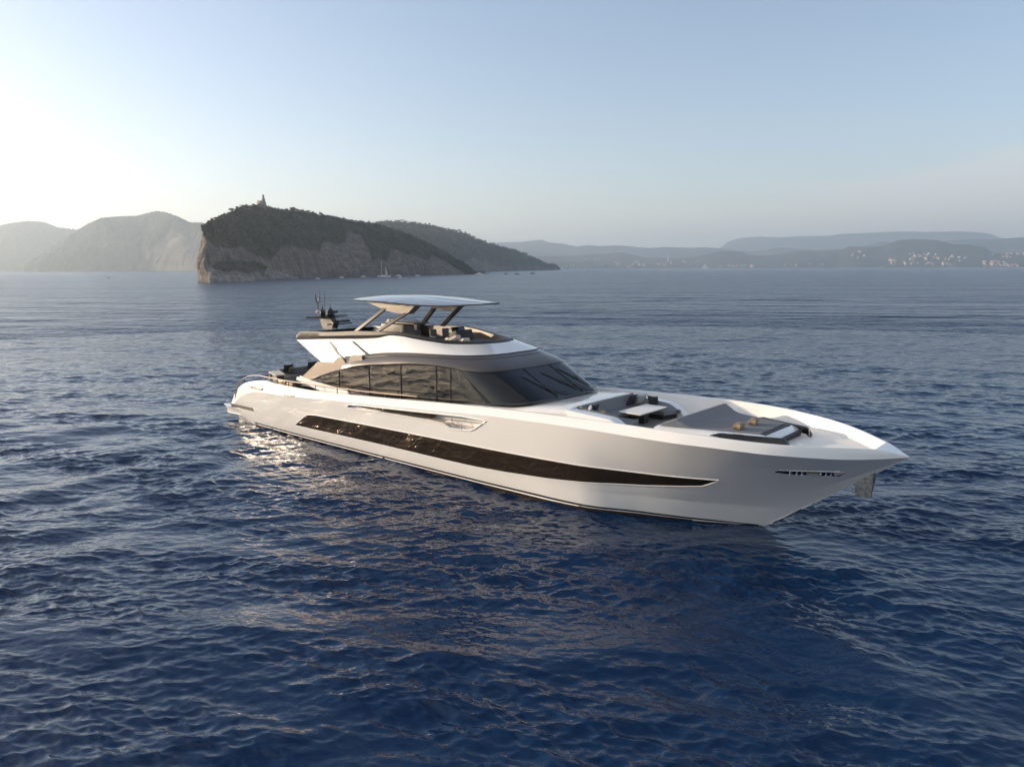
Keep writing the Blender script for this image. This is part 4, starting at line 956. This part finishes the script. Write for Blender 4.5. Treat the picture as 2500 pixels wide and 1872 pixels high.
# ------------------------------------------------------------------ lighthouse, trees, boats and houses far off
def rock_on(land, px, py): return land.at(px, py)
stone = material('weathered_stone', (.30, .25, .23), .9); lanternm = material('lantern_metal', (.06, .07, .07), .5)
ksel = np.searchsorted(isl.px, 645); kj = int(np.argmax(isl.X[ksel, :, 2])); P0 = Vector(isl.X[ksel, kj]); 
def at_px(px, py, dist):   # a point at a given distance along the sight line of a photo pixel
    d = (Fv + Rc * ((px - 1250) / FPX) + Uc * ((936 - py) / FPX)); return Vector(CAMP) + d * dist
dl = (P0 - Vector(CAMP)).dot(Fv)
def sz(n_px, dist): return n_px / FPX * dist
base = at_px(644, 506, dl); top = at_px(644, 476, dl); H_ = top.z - base.z
lh = empty('lighthouse', (base.x, base.y, base.z - 3), 'pale stepped lighthouse tower standing on the summit of the rocky island', 'lighthouse')
b_ = MB(); b_.lathe((base.x, base.y, base.z - 3), [(2.9, 0), (2.7, 3 + H_ * .42), (1.9, 3 + H_ * .46), (1.7, 3 + H_ * .62), (2.2, 3 + H_ * .64), (2.2, 3 + H_ * .68), (1.0, 3 + H_ * .70), (.9, 3 + H_ * .84)], 14); b_.build('tower', stone, lh)
b_ = MB(); b_.lathe((base.x, base.y, base.z), [(1.2, H_ * .84), (1.3, H_ * .9), (.7, H_ * .97), (.1, H_ * 1.02)], 12); b_.build('lantern', lanternm, lh)
q = at_px(637, 505, dl); b_ = MB(); b_.box((q.x, q.y, q.z - 1), (5.5, 6, 15)); b_.build('keepers_house', stone, lh, smooth=False)
q = at_px(633, 509, dl - 12); b_ = MB(); b_.box((q.x, q.y, q.z - 2), (12, 8, 9)); b_.build('lower_building', stone, lh, smooth=False)
# pines
barkm = material('pine_bark', (.08, .06, .045), .9); leafm = material('pine_needles', (.062, .068, .032), .8, noise=(.045, .10, (.022, .032, .018)))
def leafcloud(c, r, n, s, seed):
    rr_ = np.random.RandomState(seed); b_ = MB()
    for k in range(n):
        v = rr_.randn(3); v /= np.linalg.norm(v); v *= rr_.rand() ** .4
        p = Vector((c[0] + v[0] * r[0], c[1] + v[1] * r[1], c[2] + v[2] * r[2])); a, e = rr_.rand() * 6.28, rr_.rand() * 6.28
        u = Vector((math.cos(a), math.sin(a), .3 * math.cos(e))) * s * (.5 + rr_.rand()); w_ = Vector((-math.sin(a) * math.cos(e), math.cos(a) * math.cos(e), math.sin(e))) * s * (.5 + rr_.rand())
        b_.add([p - u, p + w_, p + u, p - w_], [(0, 1, 2, 3)])
    return b_
proto = empty('pine_tree', (0, 0, -100), '', '')
tb_ = MB(); tb_.tube([(0, 0, -1), (.2, .1, 3), (.1, .3, 6)], .35, 6, .16); tb_.tube([(.1, .2, 4.6), (1.6, .4, 6.4)], .14, 5, .06); tb_.tube([(.1, .2, 4.8), (-1.4, -.5, 6.3)], .13, 5, .05)
trunk = mk('trunk', [(x, y, z - 100) for x, y, z in tb_.v], tb_.f, barkm, proto)
cr = leafcloud((0, 0, 7), (3.4, 3.4, 1.2), 330, .42, 5); cr2 = leafcloud((1.2, .6, 7.8), (1.8, 1.8, .8), 110, .4, 6); cr.add(cr2.v, cr2.f)
crown = mk('crown', [(x, y, z - 100) for x, y, z in cr.v], cr.f, leafm, proto, smooth=False)
pines = [(507, 543, 1.0, isl), (535, 533, .9, isl), (551, 528, .7, isl), (574, 516, 1.1, isl), (609, 504, .8, isl), (658, 505, .6, isl), (667, 508, .5, isl), (690, 511, .7, isl), (706, 515, .8, isl), (721, 511, 1.3, isl), (731, 512, 1.1, isl), (744, 514, .9, isl), (759, 515, .9, isl), (788, 522, .8, isl), (812, 528, .7, isl), (842, 535, .9, isl), (874, 541, .8, isl), (898, 544, .9, isl), (915, 547, .8, isl), (923, 545, .9, isl), (974, 543, 1.6, hd), (984, 542, 1.5, hd)]
plab = ['umbrella pine leaning out at the left edge of the island crest', 'small pine on the left shoulder of the island crest', 'low bushy pine on the left slope of the crest', 'dark rounded pine halfway up the left slope of the island crest', 'pine crown just left of the lighthouse', 'small pine close to the right of the lighthouse', 'low pine second to the right of the lighthouse', 'pine on the flat crest right of the lighthouse', 'pine beside the big flat topped one, on its left', 'largest flat topped umbrella pine on the island crest', 'flat topped pine touching the largest one on its right', 'round pine between the flat topped pair and a lone pine', 'lone umbrella pine right of the flat topped pair', 'pine where the island crest begins to fall away', 'small pine on the falling right crest of the island', 'pine midway down the right crest of the island', 'pine on the right crest above the pale rock face', 'dark pine on the right crest just left of the notch', 'pine near the notch where the far headland appears', 'rounded pine at the notch beside the far headland', 'left of the two lone pines on the far headland', 'right of the two lone pines on the far headland']
def add_pine(o, ch, px, py, s, land, lab):
    k = int(np.clip(np.searchsorted(land.px, px), 0, len(land.px) - 1)); j = int(np.argmax(land.X[k, :, 2])); p = land.X[k, j]
    s *= .72; o.location = (p[0], p[1], p[2] - 2.6 * s); o.scale = (s * 1.15, s * 1.15, s); o.rotation_euler = (0, 0, px * 1.7); tag(o, lab, 'tree', 'pines standing up along the crest')
for i, (a_, b2, s_, ld) in enumerate(pines):
    if i == 0: add_pine(proto, None, a_, b2, s_, ld, plab[i]); continue
    o = proto.copy(); C.objects.link(o)
    for ch in (trunk, crown):
        c_ = ch.copy(); C.objects.link(c_); c_.parent = o
    add_pine(o, None, a_, b2, s_, ld, plab[i])
# scrub covering the island's crest
def scatter_scrub(land, name, lab, n, seed, smin=.8, smax=2.2, t0=.15):
    r_2 = np.random.RandomState(seed); b_ = MB(); ntf = int(np.sum(land.tt <= 1.0))
    Vs = []; 
    for k in range(n):
        i = r_2.randint(2, len(land.px) - 2); j = int(ntf * (1 - r_2.rand() ** 1.6 * (1 - t0))) ; j = min(j, ntf - 1)
        if land.veg[i, j] < .5: continue
        p = land.X[i, j]; s = smin + (smax - smin) * r_2.rand()
        for m_ in range(9):
            c = p + r_2.randn(3) * s * .45; c[2] = p[2] + abs(r_2.randn()) * s * .55 + .3 * s
            u = r_2.randn(3); u *= s * .42 / np.linalg.norm(u); v = np.cross(u, r_2.randn(3)); v *= s * .42 / max(np.linalg.norm(v), 1e-3)
            Vs += [c - u - v, c + u - v, c + u + v, c - u + v]
    Vs = np.array(Vs); F_ = np.arange(len(Vs)).reshape(-1, 4)
    o = mk(name, Vs, F_.tolist(), leafm, None, smooth=False); o['kind'] = 'stuff'; o['label'] = lab
scatter_scrub(isl, 'scrub', 'dark scrub and low trees covering the slopes of the island', 9000, 31)
scatter_scrub(shf, 'scrub', 'low green scrub on the shelf at the foot of the island cliff', 700, 32, .5, 1.2, .6)
scatter_scrub(hd, 'scrub', 'dark woodland covering the headland behind the island', 3500, 33, 2.5, 5)
# boats
boatw = material('boat_white', (.75, .73, .70), .4); boatg = material('boat_grey', (.2, .21, .22), .5); boatd = material('boat_dark', (.05, .055, .07), .5)
def motorboat(px, py, L, lab, m=boatw, head=0.0, cat='boat', group='small boats off the island shore', tall=1.0):
    dist = CAMP[2] * FPX / max(py - hory(px), .8); p = at_px(px, py, dist); 
    e = empty('motorboat', (p.x, p.y, 0), lab, cat, group); e.rotation_euler = (0, 0, R(YAW - 90 + head))
    b_ = MB(); B = L * .16
    rows = [[(x * L / 2, y * w_ * B, z) for y, z in ((-1, .16 * L), (-.8, -.02 * L), (.8, -.02 * L), (1, .16 * L), (.9, .15 * L), (-.9, .15 * L))] for x, w_ in ((-1, .9), (-.5, 1), (.2, 1), (.6, .75), (.9, .3), (1.0, .04))]
    def put(name, vs_, fs_, mm):
        me = bpy.data.meshes.new(name); me.from_pydata([tuple(v) for v in vs_], [], fs_); me.materials.append(mm); o = bpy.data.objects.new(name, me); C.objects.link(o); o.parent = e; return o
    put('hull', *grid(rows, closed=True, caps=True), m)
    c = MB(); c.prism([(-L * .22, .14 * L), (-L * .18, .14 * L + .13 * L * tall), (L * .05, .14 * L + .13 * L * tall), (L * .2, .14 * L)], -B * .6, B * .6); put('cabin', c.v, c.f, m)
    return e
motorboat(887, 676, 6.5, 'small white motorboat moored under the cliff left of the two masted sailing yacht', head=12)
motorboat(973, 674, 7.5, 'white motorboat close to the right of the two masted sailing yacht', head=-160)
motorboat(978, 678.5, 4.5, 'tiny tender just below the white motorboat by the sailing yacht', head=30)
motorboat(1020, 674, 7.0, 'white motorboat alone midway between the sailing yacht and the island tip', head=8)
motorboat(1171, 671.5, 15, 'long white speedboat running off the right tip of the island', head=5)
motorboat(775, 681, 5.0, 'small open boat under the middle of the island cliff', head=160)
motorboat(753, 679, 4.0, 'faint little boat left of the open boat under the cliff', head=20)
motorboat(834, 678, 5.5, 'low boat hugging the rocks left of the moored white motorboat', head=3)
motorboat(265, 679, 4.5, 'tiny grey boat far out on the pale water at the left', m=boatg, head=0, group='distant boats in the bay')
for k, (px_, py_, L_) in enumerate(((1192, 669, 5), (1235, 669, 7), (1263, 670, 8), (1300, 669, 8))):
    motorboat(px_, py_, L_, ['dark dinghy nearest the white speedboat', 'dark boat second to the right of the white speedboat', 'low dark boat third to the right of the white speedboat', 'dark boat farthest right in the row beyond the speedboat'][k], m=boatd, group='distant boats in the bay')
motorboat(1436, 664, 6, 'speck of a dark buoy boat in mid bay below the waterfront', m=boatd, group='distant boats in the bay')
def ship(px, L, Hs, lab, m, D=5600., name='ship'):
    p = at_px(px, hory(px), D); e = empty(name, (p.x, p.y, 0), lab, 'ship', 'ships lying off the far waterfront'); e.rotation_euler = (0, 0, R(YAW - 90))
    for nm_, pr in (('hull', [(-L / 2, 0), (L / 2, 0), (L * .56, Hs * .38), (-L * .52, Hs * .34)]), ('superstructure', [(-L * .3, Hs * .34), (L * .15, Hs * .36), (L * .1, Hs), (-L * .22, Hs)])):
        b_ = MB(); b_.prism(pr, -L * .1, L * .1); me = bpy.data.meshes.new(nm_); me.from_pydata(b_.v, [], b_.f); me.materials.append(m); o = bpy.data.objects.new(nm_, me); C.objects.link(o); o.parent = e
ship(1479, 44, 28, 'dark bulky ship lying off the waterfront right of the headland', boatd)
ship(1547, 58, 22, 'long grey warship low in the water right of the dark ship', material('ship_grey', (.16, .18, .19), .6))
ship(1722, 42, 30, 'white ferry lying in front of the tallest near hill', boatw)
ship(1372, 20, 16, 'white vessel just right of the tip of the headland', boatw)
def sails(px, py, lab, L, Hm, masts, D=None, name='sailing_yacht', grp='sailing boats'):
    dist = D or CAMP[2] * FPX / max(py - hory(px), .8); p = at_px(px, py, dist); e = empty(name, (p.x, p.y, 0), lab, 'sailing boat', grp); e.rotation_euler = (0, 0, R(YAW - 90))
    def put(nm_, b_, mm):
        me = bpy.data.meshes.new(nm_); me.from_pydata([tuple(v) for v in b_.v], [], b_.f); me.materials.append(mm); o = bpy.data.objects.new(nm_, me); C.objects.link(o); o.parent = e
    b_ = MB(); B = L * .12
    rows = [[(x * L / 2, y * w_ * B, z) for y, z in ((-1, .11 * L), (-.7, -.02 * L), (.7, -.02 * L), (1, .11 * L))] for x, w_ in ((-1, .5), (-.5, .95), (.2, 1), (.7, .55), (1.05, .05))]
    b_.add(*grid(rows, closed=True, caps=True)); put('hull', b_, boatw)
    b_ = MB(); b_.box((0, 0, .13 * L), (L * .35, B, .05 * L)); put('coachroof', b_, boatw)
    for x, h, wd in masts:
        b_ = MB(); b_.tube([(x * L, 0, 0), (x * L, 0, h * Hm)], .11 + .004 * L, 6); put('mast', b_, boatw)
        b_ = MB(); b_.prism([(x * L, .16 * L), (x * L + wd * L, .17 * L), (x * L + .15 * wd * L, h * Hm * .85), (x * L, h * Hm * .9)], -.05, .05); put('sail', b_, cream)
sails(937, 676, 'two masted sailing yacht with pale hull anchored under the island cliff', 16.5, 19, ((-.16, 1.0, .02), (.16, .70, .16)))
sails(1758, 656.5, 'tiny white sail standing before the darker near hill', 12, 16, ((0, 1.0, .3),), D=5200.)
sails(2151, 654, 'tiny white sail off the shore below the broad hill on the right', 12, 16, ((0, 1.0, .3),), D=5200.)
# houses of the far towns
wallm = [material('house_wall_' + n_, c_, .8) for n_, c_ in (('cream', (.46, .38, .31)), ('white', (.50, .48, .45)), ('peach', (.45, .30, .22)))]
roofm = material('roof_tiles', (.38, .20, .13), .9)
def housemesh(w_, d_, h_, m):
    b_ = MB(); b_.box((0, 0, h_ / 2 - 3), (w_, d_, h_ + 6)); me = bpy.data.meshes.new('walls'); me.from_pydata([tuple(v) for v in b_.v], [], b_.f); me.materials.append(m)
    b_ = MB(); b_.prism([(-w_ / 2 - .5, h_ + .03), (w_ / 2 + .5, h_ + .03), (0, h_ + w_ * .28)], -d_ / 2 - .5, d_ / 2 + .5); m2_ = bpy.data.meshes.new('roof'); m2_.from_pydata([tuple(v) for v in b_.v], [], b_.f); m2_.materials.append(roofm)
    return me, m2_
protos = [housemesh(12, 9, 7, wallm[0]), housemesh(15, 10, 9, wallm[1]), housemesh(11, 11, 6, wallm[2]), housemesh(26, 11, 10, wallm[0])]
towns = [  # px0, px1, py0, py1, count, label, land
 (1376, 1445, 650, 654, 9, 'pale building on the waterfront just right of the headland tip', m2),
 (1500, 1580, 640, 654, 16, 'pale building on the waterfront behind the grey warship', m2),
 (1606, 1640, 638, 652, 9, 'pale building at the foot of the tall chimney', m2),
 (1655, 1700, 636, 648, 7, 'building on the low slope right of the tall chimney', m2),
 (1745, 1840, 648, 653, 16, 'peach building in the waterfront row left of the wooded slope', m2),
 (1912, 2035, 646, 652, 8, 'pale house along the shore under the wooded slope', m2),
 (2060, 2110, 612, 632, 7, 'house scattered on the hillside left of the broad hill', m2),
 (2165, 2240, 636, 648, 18, 'pale house in the fishing village below the broad hill', m2),
 (2215, 2290, 620, 638, 22, 'peach house on the terraced slope of the broad hill', m2),
 (2240, 2330, 644, 650, 12, 'house in the shore row below the terraced slope', m2),
 (2305, 2355, 626, 640, 10, 'house on the gentle slope right of the terraced village', m2),
 (2396, 2450, 636, 650, 22, 'peach house in the dense cluster by the water at far right', m2),
 (2415, 2500, 618, 630, 20, 'pale house on the upper slope at the far right edge', m2),
 (2440, 2500, 645, 652, 12, 'white house in the shore row at the far right edge', m2),
 (1390, 1470, 632, 640, 5, 'faint pale house on the low hill behind the dark ship', m2)]
rh = np.random.RandomState(77)
for ti, (x0, x1, y0, y1, n_, lab, ld) in enumerate(towns):
    for k in range(n_):
        px_, py_ = x0 + (x1 - x0) * rh.rand(), y0 + (y1 - y0) * rh.rand()
        p = ld.at(px_, py_); a_, r_m = protos[rh.choice(4, p=[.35, .25, .25, .15])]
        e = empty('house', (p.x, p.y, max(p.z, 1)), lab, 'house', 'houses: ' + lab); e.rotation_euler = (0, 0, rh.rand() * 3.1)
        for me_, nm_ in ((a_, 'walls'), (r_m, 'roof')):
            o = bpy.data.objects.new(nm_, me_); C.objects.link(o); o.parent = e
p = m2.at(1630, 640); ch = MB(); Dd = (p - Vector(CAMP)).dot(Fv); hh = sz(24, Dd); ch.lathe((p.x, p.y, p.z - 2), [(6, 0), (4.2, hh * .6), (3.6, hh)], 10)
tag(ch.build('chimney', material('chimney_paint', (.6, .42, .38), .8), None, origin=tuple(p)), 'tall pale red chimney rising from the far waterfront', 'chimney')

# ------------------------------------------------------------------ haze
HAZE = 0.000135
hz = MB(); hz.box((0, 0, 318), (32400, 32400, 650)); hm = bpy.data.materials.new('haze_air'); hm.use_nodes = True
hm.node_tree.nodes.remove(hm.node_tree.nodes['Principled BSDF']); pv = hm.node_tree.nodes.new('ShaderNodeVolumePrincipled')
pv.inputs['Color'].default_value = (.78, .90, 1.0, 1); pv.inputs['Density'].default_value = HAZE; pv.inputs['Anisotropy'].default_value = .58
hm.node_tree.links.new(pv.outputs[0], hm.node_tree.nodes['Material Output'].inputs['Volume'])
ho = hz.build('haze', hm, None, smooth=False); ho['kind'] = 'stuff'
